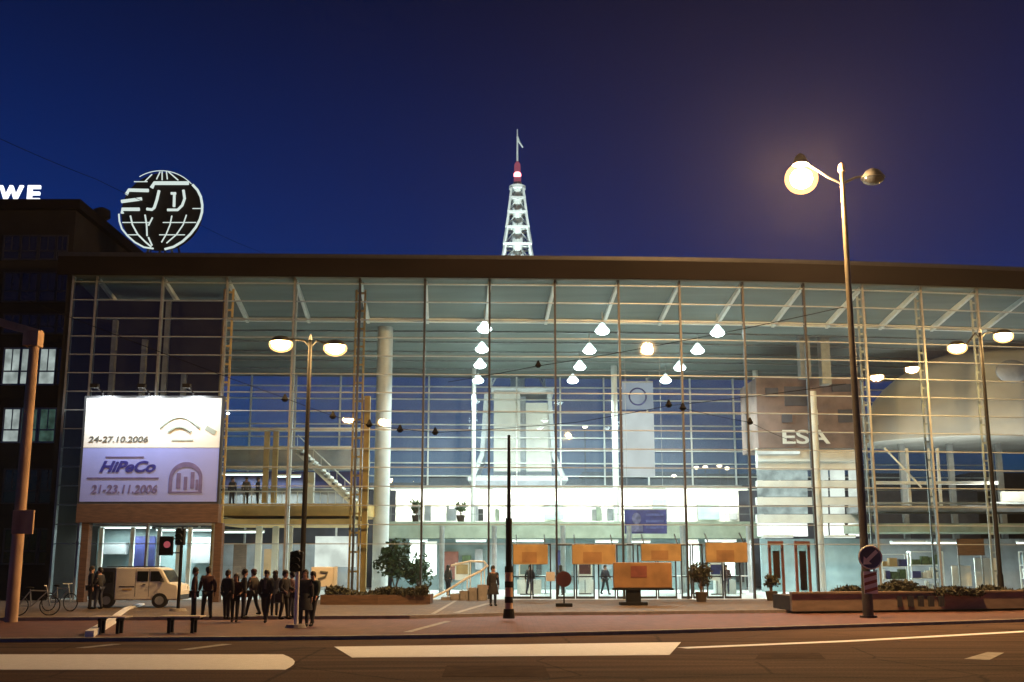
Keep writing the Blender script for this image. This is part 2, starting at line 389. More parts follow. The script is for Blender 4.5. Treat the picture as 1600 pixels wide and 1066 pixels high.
# sloping soffit just behind the glass, then flat ceiling
S1 = [Vector((x, FY(x) - 1.08, 16.95)) for x in NX]; S2 = [inward(x, 6.2) + Vector((0, 0, ZC)) for x in NX]
m = MB(); bm = m.bm
a = [bm.verts.new(p) for p in S1]; b = [bm.verts.new(p) for p in S2]
for i in range(len(a) - 1): bm.faces.new((a[i], a[i + 1], b[i + 1], b[i]))
m.build('sloping_soffit', M['ceil'], hall)
m = MB(); bm = m.bm
c = [bm.verts.new(p) for p in S2]; d = [bm.verts.new((p.x, rearY(p.x) + .6, ZC)) for p in S2]
for i in range(len(c) - 1): bm.faces.new((c[i], c[i + 1], d[i + 1], d[i]))
m.build('ceiling', M['ceil'], hall)
m = MB()
for p, q in zip(S2, S2[1:]): m.bar(p - Vector((0, 0, .10)), q - Vector((0, 0, .10)), .25, .22)
m.build('ceiling_edge_beam', M['white'], hall)
# ceiling panel ribs running across the hall
for k in range(1, 6):
    m = MB()
    P = [inward(x, 6.2 + k * 3.4) + Vector((0, 0, ZC - .05)) for x in NX]
    for p, q in zip(P, P[1:]): m.bar(p, q, .12, .10)
    m.build('ceiling_rib', M['steel'], hall)
# canopy beams under the soffit
for x in NX[1:]:
    a = Vector((x, FY(x) + .25, 16.72)); b = inward(x, 6.1) + Vector((0, 0, 15.82))
    MB().bar(a, b, .17, .30).build('canopy_beam', M['white'], hall)
# mullions; the middle ones darker, their backlit look put into the colour
for i, x in enumerate(NX):
    MB().box(x - .05, x + .05, FY(x) - .10, FY(x) + .20, .20, 16.9).build('mullion', M['dark'] if 5 <= i <= 12 else M['steel'], hall)
# lattice posts behind the mullions of the outer bays; left ones painted in sodium-light ochre
for i in (3, 5, 13, 14, 15, 16):
    x = NX[i]; m = MB(); yb = FY(x) + .42
    wpost = .34 if i > 5 else .46
    for sx_ in (-wpost, wpost): m.bar((x + sx_ * .5, yb, .2), (x + sx_ * .5, yb, 16.3), .10, .10)
    for k in range(17): m.bar((x - wpost * .5, yb, .6 + k * .97), (x + wpost * .5, yb, .6 + k * .97), .07, .10)
    m.build('lattice_post', M['ochre'] if i < 6 else M['trans'], hall)
x = NX[5]; MB().box(x + .32, x + .62, FY(x) + .5, FY(x) + .8, .2, 10.6).build('steel_post', M['ochre'], hall)  # sodium light on the post put into its ochre
x = NX[4]; MB().box(x - .09, x + .09, FY(x) + .24, FY(x) + .48, .2, 16.3).build('steel_post', M['white'], hall)
# transoms
TZ = [1.0 + .97 * k for k in range(17)]
def arc_bar(m, z, off, wdt, hgt, i0=0, i1=None):
    i1 = len(NX) - 1 if i1 is None else i1
    for i in range(i0, i1):
        a = Vector((NX[i] + .05, FY(NX[i]) + off, z)); b = Vector((NX[i + 1] - .05, FY(NX[i + 1]) + off, z))
        m.bar(a, b, wdt, hgt)
for z in TZ:
    if z < 2.5: continue
    m = MB(); arc_bar(m, z, .02, .18, .042); m.build('transom', M['trans'], hall)
# glass panes, one per bay
for i in range(len(NX) - 1):
    a = Vector((NX[i] + .05, FY(NX[i]) - .06, 0)); b = Vector((NX[i + 1] - .05, FY(NX[i + 1]) - .06, 0))
    z0 = .25 if not (i in (7, 8, 9, 10)) else 3.0
    MB().face([(a.x, a.y, z0), (b.x, b.y, z0), (b.x, b.y, 16.7), (a.x, a.y, 16.7)]).build('glass_bay', M['glass'], hall)
# left end wall
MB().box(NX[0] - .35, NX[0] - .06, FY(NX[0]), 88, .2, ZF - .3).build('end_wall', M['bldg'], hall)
# rear glazing: only above the gallery wall
RX = [NX[0] + k * 3.35 for k in range(19)]
for x in RX: MB().box(x - .06, x + .06, rearY(x) - .1, rearY(x) + .1, .2, ZC).build('rear_mullion', M['white'], hall)
for k in range(9):
    z = 7.45 + .97 * k; m = MB()
    for x, q in zip(RX, RX[1:]): m.bar((x + .06, rearY(x), z), (q - .06, rearY(q), z), .10, .09)
    m.build('rear_transom', M['white'], hall)
for x, q in zip(RX, RX[1:]):
    MB().face([(x + .06, rearY(x) + .06, 7.4), (q - .06, rearY(q) + .06, 7.4), (q - .06, rearY(q) + .06, ZC), (x + .06, rearY(x) + .06, ZC)]).build('rear_glass_bay', M['rglass'], hall)
# big white round columns
def column(px, py, Y, r, z1=ZC):
    c = W(px, py, Y); m = MB(); m.tube([(c.x, Y, .2), (c.x, Y, z1)], r, 24); return m.build('column', M['white'], hall, True)
column(597, 750, 66.5, .47); column(1277, 780, 66, .26, 12); column(961, 680, 80, .22)
column(1185, 700, 82, .2); column(740, 690, 81, .16)
# mezzanine: slab, wall behind it, lamps above it
MX0, MX1 = W(604, 800, 78).x, W(1182, 800, 78).x
z0, z1 = W(800, 841, 77).z, W(800, 815, 77).z
MB().box(MX0, MX1, 77, 84.2, z0, z1).build('gallery_slab', M['slab'], hall)
zt = W(800, 764, 84).z
MB().box(MX0, MX1, 84, 84.25, z1, zt).build('gallery_wall', M['wallw'], hall)
MB().box(MX0, MX1, 82.6, 84.0, zt, zt + .18).build('gallery_canopy', M['steel'], hall)
m = MB()
for k in range(14):
    x = MX0 + .4 + k * (MX1 - MX0 - .8) / 13; m.bar((x, 77.1, z1), (x, 77.1, z1 + 1.0), .04)
m.bar((MX0, 77.1, z1 + 1.0), (MX1, 77.1, z1 + 1.0), .05); m.bar((MX0, 77.1, z1 + .5), (MX1, 77.1, z1 + .5), .03)
m.build('gallery_railing', M['steel'], hall)
# ground floor lobby wall behind the doors
LX0, LX1 = W(600, 890, 74).x, W(1190, 890, 74).x
MB().box(LX0, LX1, 79, 79.3, .2, z0 - .01).build('lobby_wall', M['teal'], hall)
for k, px in enumerate((640, 664, 1075, 1130)):
    m = MB(); pbox(m, px, 846, px + 18, 900, 75.5, .3); m.build('lobby_pillar', M['wallw'], hall)

# solid rear wall under the rear glazing
for a_, b_ in ((NX[0], MX0 - .02), (MX1 + .02, NX[-1])):
    MB().box(a_, b_, 85.6, 85.9, .2, 7.38).build('rear_wall', M['nightw'], hall)
MB().box(MX0, MX1, 85.6, 85.9, zt + .2, 7.38).build('rear_wall', M['nightw'], hall) if zt + .2 < 7.3 else None
# panels, pictures and furniture along the gallery and the lobby wall
rg = random.Random(21)
for k in range(16):
    px = rg.uniform(628, 775) if k < 10 else rg.uniform(905, 965)
    hb_ = rg.choice(['greyw', 'steel', 'greyw', 'slab', 'wallw', 'dark']); pbox(MB(), px, rg.uniform(790, 797), px + rg.uniform(3, 11), 814, 80.5 + rg.random() * 2, .3).build('gallery_panel', M[hb_], hall)
for px, w_, y0, m_ in ((792, 10, 772, 'greyw'), (850, 30, 782, 'teal'), (1020, 22, 780, 'teal'), (1090, 34, 777, 'teal'), (1140, 12, 790, 'greyw')):
    pbox(MB(), px, y0, px + w_, 812, 83.6, .2).build('gallery_picture', M[m_], hall)
for px, w_, y0, y1, m_ in ((690, 26, 862, 905, 'redb'), (722, 14, 868, 900, 'leaf'), (742, 12, 858, 890, 'greyw'), (806, 20, 868, 902, 'greyw'), (838, 8, 862, 898, 'dark'), (870, 12, 860, 905, 'blue'), (908, 10, 872, 900, 'wallw'), (940, 16, 864, 890, 'greyw'), (1070, 14, 858, 892, 'maroon'), (1086, 8, 862, 905, 'wallw'), (1112, 30, 884, 902, 'greyw'), (1150, 12, 860, 910, 'dark')):
    pbox(MB(), px, y0, px + w_, y1, 78.6, .3).build('lobby_poster', M[m_], hall)
for px in (690, 772, 880, 984, 1068, 1172):
    m = MB(); c_ = W(px, 890, 70); m.tube([(c_.x, 70, .2), (c_.x, 70, z0 + .6)], .16, 12); m.build('lobby_column', M['steel'], hall, True)
for px0, px1 in ((808, 846), (905, 928), (1118, 1150)):
    pbox(MB(), px0, 906, px1, 934, 68, .7).build('lobby_counter', M['wallw'], hall)

rg = random.Random(33)
def stand(px, Y, label, c1, c2):
    p = W(px, 900, Y); t = empty('info_stand', (p.x, Y, .2), label, 'info stand', 'info stands in the lobby')
    MB().box(p.x - .35, p.x + .35, Y - .2, Y + .2, .2, .26).build('foot', M['dark'], t)
    m = MB(); m.bar((p.x, Y, .26), (p.x, Y, 1.0), .06); m.build('post', M['steel'], t)
    MB().box(p.x - .42, p.x + .42, Y - .03, Y + .03, 1.0, 2.0).build('panel', M[c1], t)
    MB().box(p.x - .34, p.x + .34, Y - .045, Y - .031, 1.35, 1.9).build('picture', M[c2], t)
stand(822, 66, 'white info stand with a teal picture behind the first doors', 'wallw', 'teal'); stand(914, 67, 'white info stand with a maroon picture left of the pedestal board', 'wallw', 'maroon')
stand(1120, 66, 'white info stand with a blue picture behind the last amber panel', 'wallw', 'blue'); stand(722, 67, 'pale info stand with an amber picture behind the curved handrail', 'cream', 'amber')
def table(px, Y, label):
    p = W(px, 900, Y); t = empty('lobby_table', (p.x, Y, .2), label, 'table', 'round tables in the lobby')
    m = MB(); m.tube([(p.x, Y, 1.22), (p.x, Y, 1.26)], .38, 18); m.build('table_top', M['white'], t)
    m = MB(); m.tube([(p.x, Y, .22), (p.x, Y, 1.22)], .035, 8); m.build('leg', M['steel'], t)
    m = MB(); m.tube([(p.x, Y, .2), (p.x, Y, .225)], .26, 16); m.build('foot', M['steel'], t)
table(852, 68, 'round white bar table behind the first pair of doors'); table(1062, 68, 'round white bar table left of the bushy potted plant'); table(1158, 67.5, 'round white bar table near the red brown door panels')

def ceiling_strip(px0, px1, py, Y, label, e=None, w_=.3, power=120, group='strip lights inside the hall'):
    a, b = W(px0, py, Y), W(px1, py, Y)
    t = empty('strip_light', ((a.x + b.x) / 2, Y, a.z), label, 'strip light', group)
    MB().box(a.x, b.x, Y - w_ / 2, Y + w_ / 2, a.z + .04, a.z + .14).build('housing', M['white'], t)
    MB().box(a.x + .03, b.x - .03, Y - w_ / 2 + .02, Y + w_ / 2 - .02, a.z - .03, a.z + .035).build('diffuser', e or E_strip, t)
    if power: light('AREA', 'strip_lamp', ((a.x + b.x) / 2, Y, a.z - .06), power, (.86, 1, .96), t, b.x - a.x, sy=w_, aim=((a.x + b.x) / 2, Y, 0))
    return t
# wash light on the gallery wall
for px0, px1, nm in ((610, 750, 'left of the lattice tower base'), (770, 880, 'below the lattice tower base'), (900, 1010, 'below the tall white banner'), (1040, 1168, 'right of the tall white banner')):
    t = ceiling_strip(px0, px1, 765.5, 82.4, 'long warm strip light over the white gallery wall, ' + nm, E_warm, .25, 0, 'strip lights over the gallery')
    a, b = W(px0, 765, 82.2), W(px1, 765, 82.2)
    light('AREA', 'wall_wash', ((a.x + b.x) / 2, 82.2, a.z - .1), 520, (1, .98, .84), t, b.x - a.x, sy=.25, aim=((a.x + b.x) / 2, 84, a.z - 1.2))
# lobby strip lights under the slab
for i, (px0, px1, Y, nm) in enumerate(((640, 668, 74, 'near the big white column'), (712, 760, 74, 'above the stair handrail'), (800, 850, 74, 'over the first amber panel'), (930, 966, 73, 'over the second amber panel'), (984, 1016, 73, 'over the pedestal board'), (1070, 1090, 74, 'right of the blue screen'), (1102, 1150, 74, 'over the fourth amber panel'))):
    ceiling_strip(px0, px1, 846 if Y == 74 else 847, Y, 'small bright strip light under the gallery slab ' + nm, None, .5, 290, 'strip lights under the gallery')
# ceiling lamps: three rows of four
rows = [((757, 511), (753, 543), (750, 568), (747, 592)), ((941, 514), (921, 545), (906, 571), (895, 592)), ((1121, 517), (1090, 545), (1062, 572), (1040, 592))]
rname = ['left', 'middle', 'right']; order = ['front', 'second', 'third', 'rearmost']
proto = None
for r_, row in enumerate(rows):
    for k, (px, py) in enumerate(row):
        d = ray(px, py); Y = d.y * (15.0 - CAMZ) / d.z; c = W(px, py, Y)
        lab = 'white bell-shaped hall lamp, %s one of the %s row under the ceiling' % (order[k], rname[r_])
        if proto is None:
            proto = empty('ceiling_lamp', (0, 0, 0), lab, 'ceiling lamp', 'bell lamps under the hall ceiling')
            MB().tube([(0, 0, .30), (0, 0, 1.0)], .03, 6).build('rod', M['steel'], proto)
            m = MB(); m.tube([(0, 0, .34), (0, 0, .25), (0, 0, -.14)], [.08, .16, .44], 18, False); m.build('lamp_shade', emis('lit_lamp_shade', (.86, 1, .97), 3.0), proto, True)
            m = MB(); m.ball((0, 0, -.12), .40, (1, 1, .55)); m.build('diffuser', E_cool, proto, True)
            t = proto
        else:
            t = copy_tree(proto); t['label'] = lab
        t.location = c
        light('SPOT', 'lamp_beam', c - Vector((0, 0, .35)), 3800, (.86, 1, .97), None, .3, c - Vector((0, 0, 9)), R(150), .4).parent = None
# ---- left gallery inside the hall (balcony, grey block behind it, stair)
def hb(name, m_, px0, py0, px1, py1, Y, dep=.3):
    return pbox(MB(), px0, py0, px1, py1, Y, dep).build(name, M[m_] if isinstance(m_, str) else m_, hall)
hb('balcony', 'ochre', 330, 787, 546, 806, 64, 6)
a = W(546, 806, 64)
m = MB(); q = [(a.x + .01, 64)] + [(a.x + 1.2 * math.sin(t), 67 - 3 * math.cos(t)) for t in [PI * k / 10 for k in range(1, 10)]] + [(a.x + .01, 70)]
zz0, zz1 = W(450, 806, 64).z, W(450, 787, 64).z
m.slab(q, zz0, zz1).build('balcony_end', M['ochre'], hall)
hb('balcony_fascia', 'ochre', 330, 811, 552, 819, 63.4, 6.8)
m = MB(); xa, xb = W(345, 770, 64).x, W(548, 770, 64).x; zr = W(450, 768, 64).z
m.bar((xa, 64.1, zr), (xb, 64.1, zr), .07)
for k in range(18): m.bar((xa + k * (xb - xa) / 17, 64.1, zz1), (xa + k * (xb - xa) / 17, 64.1, zr), .035)
m.build('balcony_railing', M['white'], hall)
hb('gallery_block', 'greyw', 350, 700, 566, 728, 72, 4)
hb('gallery_window', M['blue'], 350, 737, 566, 762, 73, .2)
hb('gallery_back', 'greyw', 350, 764, 566, 792, 74, .2)
hb('gallery_beam', 'white', 350, 668, 566, 674, 66, .3)
hb('gallery_beam', 'white', 350, 697, 548, 702, 66, .3)
hb('gallery_beam', 'white', 350, 728, 566, 733, 66, .3)
for px in (425, 411):
    hb('gallery_post', 'ochre', px, 674, px + 8, 786, 65, .25)
hb('gallery_post', 'white', 476, 738, 490, 786, 66.5, .4)
for px in (398, 424, 446):
    hb('ground_post', 'cream', px, 822, px + 9, 920, 65, .3)
# stair falling to the right behind the balcony
m = MB(); a = W(468, 708, 68); b = W(566, 800, 68)
m.bar(a, b, 1.4, .28)
for k in range(16):
    p = a.lerp(b, (k + .5) / 16); m.box(p.x - .2, p.x + .2, 67.3, 68.7, p.z + .12, p.z + .26)
m.build('stair_flight', M['wallw'], hall)
m = MB(); m.tube([a + Vector((0, -.8, 1.0)), b + Vector((0, -.8, 1.0))], .04)
for k in range(9):
    p = a.lerp(b, k / 8) + Vector((0, -.8, 0)); m.bar(p, p + Vector((0, 0, 1)), .03)
m.build('stair_railing', M['white'], hall)
hb('lit_partition', E_winB, 522, 783, 552, 815, 76, .1)
hb('lit_partition', E_winB, 492, 838, 556, 886, 76, .1)
hb('ground_wall', 'greyw', 330, 850, 566, 925, 77, .2)
hb('ground_panel', 'brown', 364, 850, 384, 905, 70, .2)
hb('ground_panel', 'amber2', 412, 858, 434, 900, 69, .2)
ceiling_strip(346, 412, 742, 71.5, 'bluish white strip light over the balcony, farther from the white stair', None, .3, 260, 'strip lights of the left gallery')
ceiling_strip(432, 470, 745, 71.5, 'bluish white strip light over the balcony beside the white stair', None, .3, 200, 'strip lights of the left gallery')
ceiling_strip(346, 412, 832, 66, 'long white strip light under the ochre balcony', None, .6, 380, 'strip lights of the left gallery')
# ---- shop below the billboard
hb('shop_wall', 'teal', 150, 826, 338, 935, 63, .2)
for px in (152, 201, 243, 274, 291): hb('shop_post', 'white', px, 824, px + 6, 935, 60.5, .2)
hb('shop_header', 'greyw', 112, 812, 345, 822, 60.6, .2)
hb('shop_shelf', 'greyw', 160, 848, 196, 866, 62.3, .5); hb('shop_shelf', 'blue', 208, 838, 240, 900, 62.4, .3)
hb('shop_shelf', 'greyw', 296, 840, 334, 880, 62.3, .5)
ceiling_strip(246, 338, 829, 61.6, 'long white strip light in the shop under the billboard, at its right end', None, .7, 330, 'strip lights of the shop')
ceiling_strip(158, 236, 825, 61.6, 'white strip light in the shop under the billboard, at its left end', None, .4, 170, 'strip lights of the shop')
MB().box(NX[0] + .02, W(347, 600, 60.2).x, 60.2, 60.5, 5.2, 16.2).build('wing_wall', M['bldg'], hall)
# dark columns of the unlit left wing
for px, y0 in ((172, 500), (219, 530), (255, 470), (282, 585)):
    hb('wing_column', 'steel', px, y0, px + 7, 620, 59.6, .3)

# ---- right side: lit block of storeys, with lettering
def block():
    x0, x1, z0, z1 = PR(1183, 590, 1346, 700, 71)
    MB().box(x0, x1, 71, 76, z0, z1).build('block_upper_wall', M['pinkw'], hall)
    for j, (y0, y1, e0, e1) in enumerate(((735, 750, E_win, E_winB), (763, 776, E_win, E_winB), (790, 803, E_win, E_winB), (818, 838, E_hot, E_hot))):
        hb('block_window', e0, 1184, y0, 1262, y1, 71.6, .2)
        for a_, b_ in ((1279, 1294), (1298, 1320), (1327, 1346)): hb('block_window', e1, a_, y0, b_, y1, 71.6, .2)
    for y0, y1 in ((700, 734), (751, 762), (777, 789), (804, 817)):
        hb('block_spandrel', 'wallw', 1183, y0, 1346, y1, 71.4, .5)
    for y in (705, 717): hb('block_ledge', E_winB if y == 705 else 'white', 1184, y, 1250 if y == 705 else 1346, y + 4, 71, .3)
for px, py, w_, h_ in ((1196, 606, 20, 14), (1226, 604, 40, 30), (1300, 600, 30, 12), (1222, 646, 16, 14), (1268, 640, 10, 24), (1310, 640, 22, 20)):
    hb('block_opening', 'nightw' if w_ > 15 else 'wallw', px, py, px + w_, py + h_, 70.9, .09)
block()
c = W(1258, 684, 70.6)
sg = text('lettering', 'ESA', 1.22, M['white'], None, c, bold=.02, sx=1.55)
tag(sg, 'pale block lettering ESA on the pink brown wall inside the hall', 'sign')
# wall lamp washing the pinkish block, and lamps over its foot
for px, nm in ((1215, 'left of the pale column'), (1312, 'right of the pale column')):
    t = ceiling_strip(px - 24, px + 24, 840, 69, 'strip light at the foot of the lit storey block, ' + nm, E_winB, .5, 300, 'strip lights of the storey block')
# entrance of the block: revolving door frames and glazing
for px in (1198, 1240):
    m = MB(); x0, x1, z0, z1 = PR(px, 846, px + 24, 934, FY(17) + .6)
    Y = FY((x0 + x1) / 2) + .1
    t = empty('poster_frame', ((x0 + x1) / 2, Y, .2), 'red brown framed glass door panel with a poster, %s one beside the pale column' % ('left' if px == 1198 else 'right'), 'door panel', 'red brown door panels')
    m = MB()
    for a_, b_ in ((x0, x0 + .13), (x1 - .13, x1)): m.box(a_, b_, Y + .25, Y + .4, .22, z1)
    m.box(x0 + .13, x1 - .13, Y + .25, Y + .4, z1 - .2, z1); m.box(x0 + .13, x1 - .13, Y + .25, Y + .4, .22, .4)
    m.build('frame', M['redb'], t)
    MB().box(x0 + .14, x1 - .14, Y + .3, Y + .33, .42, z1 - .22).build('pane', M['glass'], t)
    MB().box(x0 + .25, x1 - .2, Y + .36, Y + .38, 1.2 if px == 1198 else .6, z1 - .5).build('poster', M['redb' if px == 1198 else 'maroon'], t)
# ground floor of the right half: wall, shelving, goods
hb('ground_wall', 'teal', 1190, 842, 1345, 935, 73, .2)
hb('ground_wall', 'greyw', 1345, 842, 1760, 935, 73, .2)
hb('ground_header', 'slab', 1345, 818, 1760, 832, 68, 4)
hb('ground_header', 'greyw', 1345, 790, 1760, 800, 69, 3)
hb('upper_band', 'wallw', 1566, 768, 1760, 784, 69, .3)
for a_, b_, nm in ((1392, 1444, 'left'), (1446, 1496, 'middle'), (1590, 1690, 'right')):
    ceiling_strip(a_, b_, 849, 67, 'strip light over the shelving of the right ground floor, %s one' % nm, None, .5, 330, 'strip lights of the right ground floor')
def rack(px0, px1, py0, py1, Y, label, seed):
    rg = random.Random(seed); x0, x1, z0, z1 = PR(px0, py0, px1, py1, Y); z0 = .2
    t = empty('display_rack', ((x0 + x1) / 2, Y, .2), label, 'display rack', 'display racks inside the hall')
    m = MB()
    for x in (x0, x1): m.bar((x, Y, .2), (x, Y, z1), .06); m.bar((x, Y + .5, .2), (x, Y + .5, z1), .06)
    n = 4
    for k in range(n): m.box(x0 - .02, x1 + .02, Y - .02, Y + .52, z0 + .12 + (z1 - z0 - .15) * k / (n - 1), z0 + .16 + (z1 - z0 - .15) * k / (n - 1))
    m.build('frame', M['white'], t)
    cols = ['wallw', 'amber', 'cream', 'teal', 'redb', 'white', 'blue', 'leaf']
    ms = {c_: MB() for c_ in cols}
    for k in range(n - 1):
        zb = z0 + .165 + (z1 - z0 - .15) * k / (n - 1); hgt = (z1 - z0) / (n - 1) * .75; x = x0 + .08
        while x < x1 - .2:
            wd = rg.uniform(.12, .5); c_ = rg.choice(cols)
            ms[c_].box(x, min(x + wd, x1 - .05), Y + .05, Y + .42, zb, zb + hgt * rg.uniform(.4, 1)); x += wd + rg.uniform(.02, .12)
    for c_, b_ in ms.items():
        if len(b_.bm.verts): tag(b_.build('goods', M[c_], t), kind='stuff')
        else: b_.bm.free()
    return t
rack(1378, 1420, 866, 912, 66, 'white display rack with mixed goods, just right of the road sign post', 1)
rack(1424, 1474, 862, 912, 66.5, 'white display rack with mixed goods, middle of the three', 2)
rack(1600, 1660, 862, 912, 66, 'white display rack with mixed goods at the right edge of the frame', 3)
def screen_wall(px0, py0, px1, py1, Y, name, m_, label, cat):
    x0, x1, z0, z1 = PR(px0, py0, px1, py1, Y)
    t = empty(name, ((x0 + x1) / 2, Y, .2), label, cat)
    MB().box(x0, x1, Y, Y + .1, z0, z1).build('panel', m_, t)
    m = MB()
    for x in (x0 + .1, x1 - .1): m.bar((x, Y + .2, .2), (x, Y + .2, z1), .08)
    m.build('support', M['steel'], t); return t
screen_wall(1488, 884, 1518, 916, 65, 'exhibition_panel', M['wallw'], 'white exhibition panel on two posts right of the display racks', 'panel')
screen_wall(1524, 872, 1562, 920, 65.5, 'exhibition_panel', M['wallw'], 'tall pale exhibition panel just left of the far right lamp post', 'panel')
screen_wall(1496, 842, 1538, 868, 64, 'counter_sign', M['brown'], 'dark brown sign board hanging over the white exhibition panels', 'sign')
# pale curved shell of the auditorium inside the right part of the hall
c = W(1650, 690, 74); a_ = c.x - W(1362, 690, 74).x; hh = W(1640, 527, 74).z - c.z
t = empty('auditorium_shell', (c.x, 74, .2), 'huge pale curved auditorium shell hanging inside the right part of the hall', 'auditorium shell')
m = MB(); bm = m.bm; rows_ = []
for j in range(13):
    v = PI / 2 * j / 12; ring = []
    for i in range(49):
        u = 2 * PI * i / 48; rr = math.cos(v)
        ring.append(bm.verts.new((c.x + a_ * rr * math.cos(u), 75.5 + 6.5 * rr * math.sin(u), c.z + hh * math.sin(v) ** .9)))
    rows_.append(ring)
for A_, B_ in zip(rows_, rows_[1:]):
    for i in range(48): bm.faces.new((A_[i], A_[i + 1], B_[i + 1], B_[i]))
bm.faces.new(rows_[0][:-1])
m.build('shell', M['shell'], t, True)
m = MB(); p = W(1588, 578, 69.4); m.ball((p.x, 70.0, p.z), 1, (1.05, .5, .75)); m.build('port_hole', M['greyw'], t, True)
m = MB()
for k in range(7):
    x = c.x - a_ * .8 + k * a_ * 1.6 / 6; m.bar((x, 75.5, .2), (x, 75.5, c.z), .35)
m.build('leg', M['steel'], t)
u0 = W(1480, 785, 68); tu = empty('uplight_trough', (u0.x, 68, u0.z), 'long uplight trough under the pale auditorium shell', 'uplight')  # added light with no known fitting here, brightens the shell
MB().box(u0.x - 5, u0.x + 9, 67.8, 68.2, u0.z - .12, u0.z).build('housing', M['steel'], tu)
light('AREA', 'uplight_lamp', (u0.x + 2, 68, u0.z + .05), 700, (1, .97, .86), tu, 13, sy=.3, aim=(u0.x + 4, 71, u0.z + 8))
# diagonal brace rods behind the right bays
m = MB()
m.bar(W(1382, 700, 64), W(1440, 762, 64), .09); m.build('brace_rod', M['white'], hall)
hb('upper_frame', 'white', 1366, 752, 1560, 757, 68, .2)
for px in (1418, 1452, 1466, 1548): hb('upper_post', 'white', px, 700, px + 4, 790, 68.5, .15)
hb('roof_duct', 'steel', 1250, 510, 1266, 590, 69, .8); hb('roof_duct', 'steel', 1283, 505, 1297, 600, 69, .8)

# ---- entrance doors and amber panels in front of the glass
def door(px0, px1, idx):
    a, b = on_facade(px0, 910, -.05), on_facade(px1, 910, -.05)
    Y = (a.y + b.y) / 2
    x0, x1 = a.x, b.x; n = 2; z1 = 2.95
    for k in range(n):
        u0 = x0 + (x1 - x0) * k / n + .02; u1 = x0 + (x1 - x0) * (k + 1) / n - .02
        m = MB()
        m.box(u0, u0 + .07, Y, Y + .08, .215, z1); m.box(u1 - .07, u1, Y, Y + .08, .215, z1)
        m.box(u0 + .07, u1 - .07, Y, Y + .08, z1 - .09, z1); m.box(u0 + .07, u1 - .07, Y, Y + .08, .215, .33)
        m.box(u0 + .07, u1 - .07, Y + .01, Y + .07, 1.28, 1.34)
        f = m.build('entrance_door', M['dark'], hall)
        MB().box(u0 + .075, u1 - .075, Y + .03, Y + .045, .335, z1 - .095).build('pane', M['glass'], f)
        hx = u1 - .14 if k == 0 else u0 + .14
        MB().bar((hx, Y - .06, .95), (hx, Y - .06, 1.6), .035).build('handle', M['steel'], f)
for i, (a_, b_) in enumerate(((800, 862), (868, 930), (934, 992), (996, 1058), (1064, 1100), (1104, 1158))): door(a_, b_, i)
def amber(px0, px1, py0, py1, label, m_='amber'):
    a, b = on_facade(px0, 866, -1.2), on_facade(px1, 866, -1.2); Y = (a.y + b.y) / 2
    x0, x1, z0, z1 = PR(px0, py0, px1, py1, Y)
    t = empty('amber_panel', ((x0 + x1) / 2, Y, z0), label, 'sign panel', 'amber panels over the doors')
    MB().box(x0, x1, Y, Y + .22, z0, z1).build('panel', M[m_], t, bevel=.02)
    MB().box(x0 + (x1 - x0) * .25, x0 + (x1 - x0) * .68, Y - .012, Y, z0 + .08, z0 + (z1 - z0) * .62).build('picture', M['amber2'], t)
    m = MB()
    for x in (x0 + .15, x1 - .15): m.bar((x, Y + .1, z1), (x, Y + 1.15, z1 + .5), .05); m.bar((x, Y + .225, z0 + .3), (x, Y + 1.1, z0 + .3), .05)
    m.build('bracket', M['dark'], t)
amber(802, 856, 851, 882, 'amber panel over the doors just right of the thin dark mast')
amber(894, 962, 851, 882, 'amber panel over the doors between the mast and the pedestal board')
amber(1002, 1064, 850, 877, 'amber panel partly hidden behind the board on the pedestal')
amber(1103, 1168, 848, 879, 'amber panel farthest right, beside the lit storey block')
# board on a pedestal
c = G(1004, 946, PZ); Y = c.y
x0, x1, z0, z1 = PR(959, 879, 1050, 919, Y)
t = empty('pedestal_board', ((x0 + x1) / 2, Y, PZ), 'wide amber board on a black pedestal standing before the doors', 'board')
MB().box(x0, x1, Y, Y + .35, z0, z1).build('board', M['amber2'], t, bevel=.03)
MB().box(x0 - .05, x1 + .05, Y - .05, Y + .4, z0 - .09, z0 - .004).build('bottom_rail', M['black'], t)
MB().box(x0 + .75, x0 + 1.45, Y - .015, Y - .001, z0 + .45, z1 - .15).build('picture', M['redb'], t)
xm = W(990, 930, Y).x
MB().box(xm - .32, xm + .32, Y + .02, Y + .32, PZ, z0 - .095).build('pedestal', M['black'], t)
MB().box(xm - .6, xm + .6, Y - .15, Y + .5, PZ, PZ + .14).build('foot', M['black'], t, bevel=.02)

# ---- things hanging or standing inside
x0, x1, z0, z1 = PR(973, 598, 1022, 745, 82)
t = empty('hanging_banner', ((x0 + x1) / 2, 82, z1), 'tall bright white banner hanging before the rear glass', 'banner')
zs = W(1000, 642, 82).z
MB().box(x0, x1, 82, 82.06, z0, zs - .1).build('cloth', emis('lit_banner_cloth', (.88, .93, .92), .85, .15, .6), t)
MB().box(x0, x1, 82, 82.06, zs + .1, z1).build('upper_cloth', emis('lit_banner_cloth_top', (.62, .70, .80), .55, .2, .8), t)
m = MB(); cx, cz = (x0 + x1) / 2, (zs + z1) / 2
m.tube([(cx + .62 * math.cos(k * PI / 12), 81.97, cz + .62 * math.sin(k * PI / 12)) for k in range(25)], .06, 6); m.build('emblem', M['blue'], t)
m = MB(); m.bar((x0, 82.03, z1 + .05), (x1, 82.03, z1 + .05), .1); m.bar((x0 + .3, 82.03, z1 + .1), (x0 + .3, 82.03, ZC), .03); m.bar((x1 - .3, 82.03, z1 + .1), (x1 - .3, 82.03, ZC), .03)
m.build('top_rail', M['steel'], t)
x0, x1, z0, z1 = PR(976, 797, 1042, 834, 72)
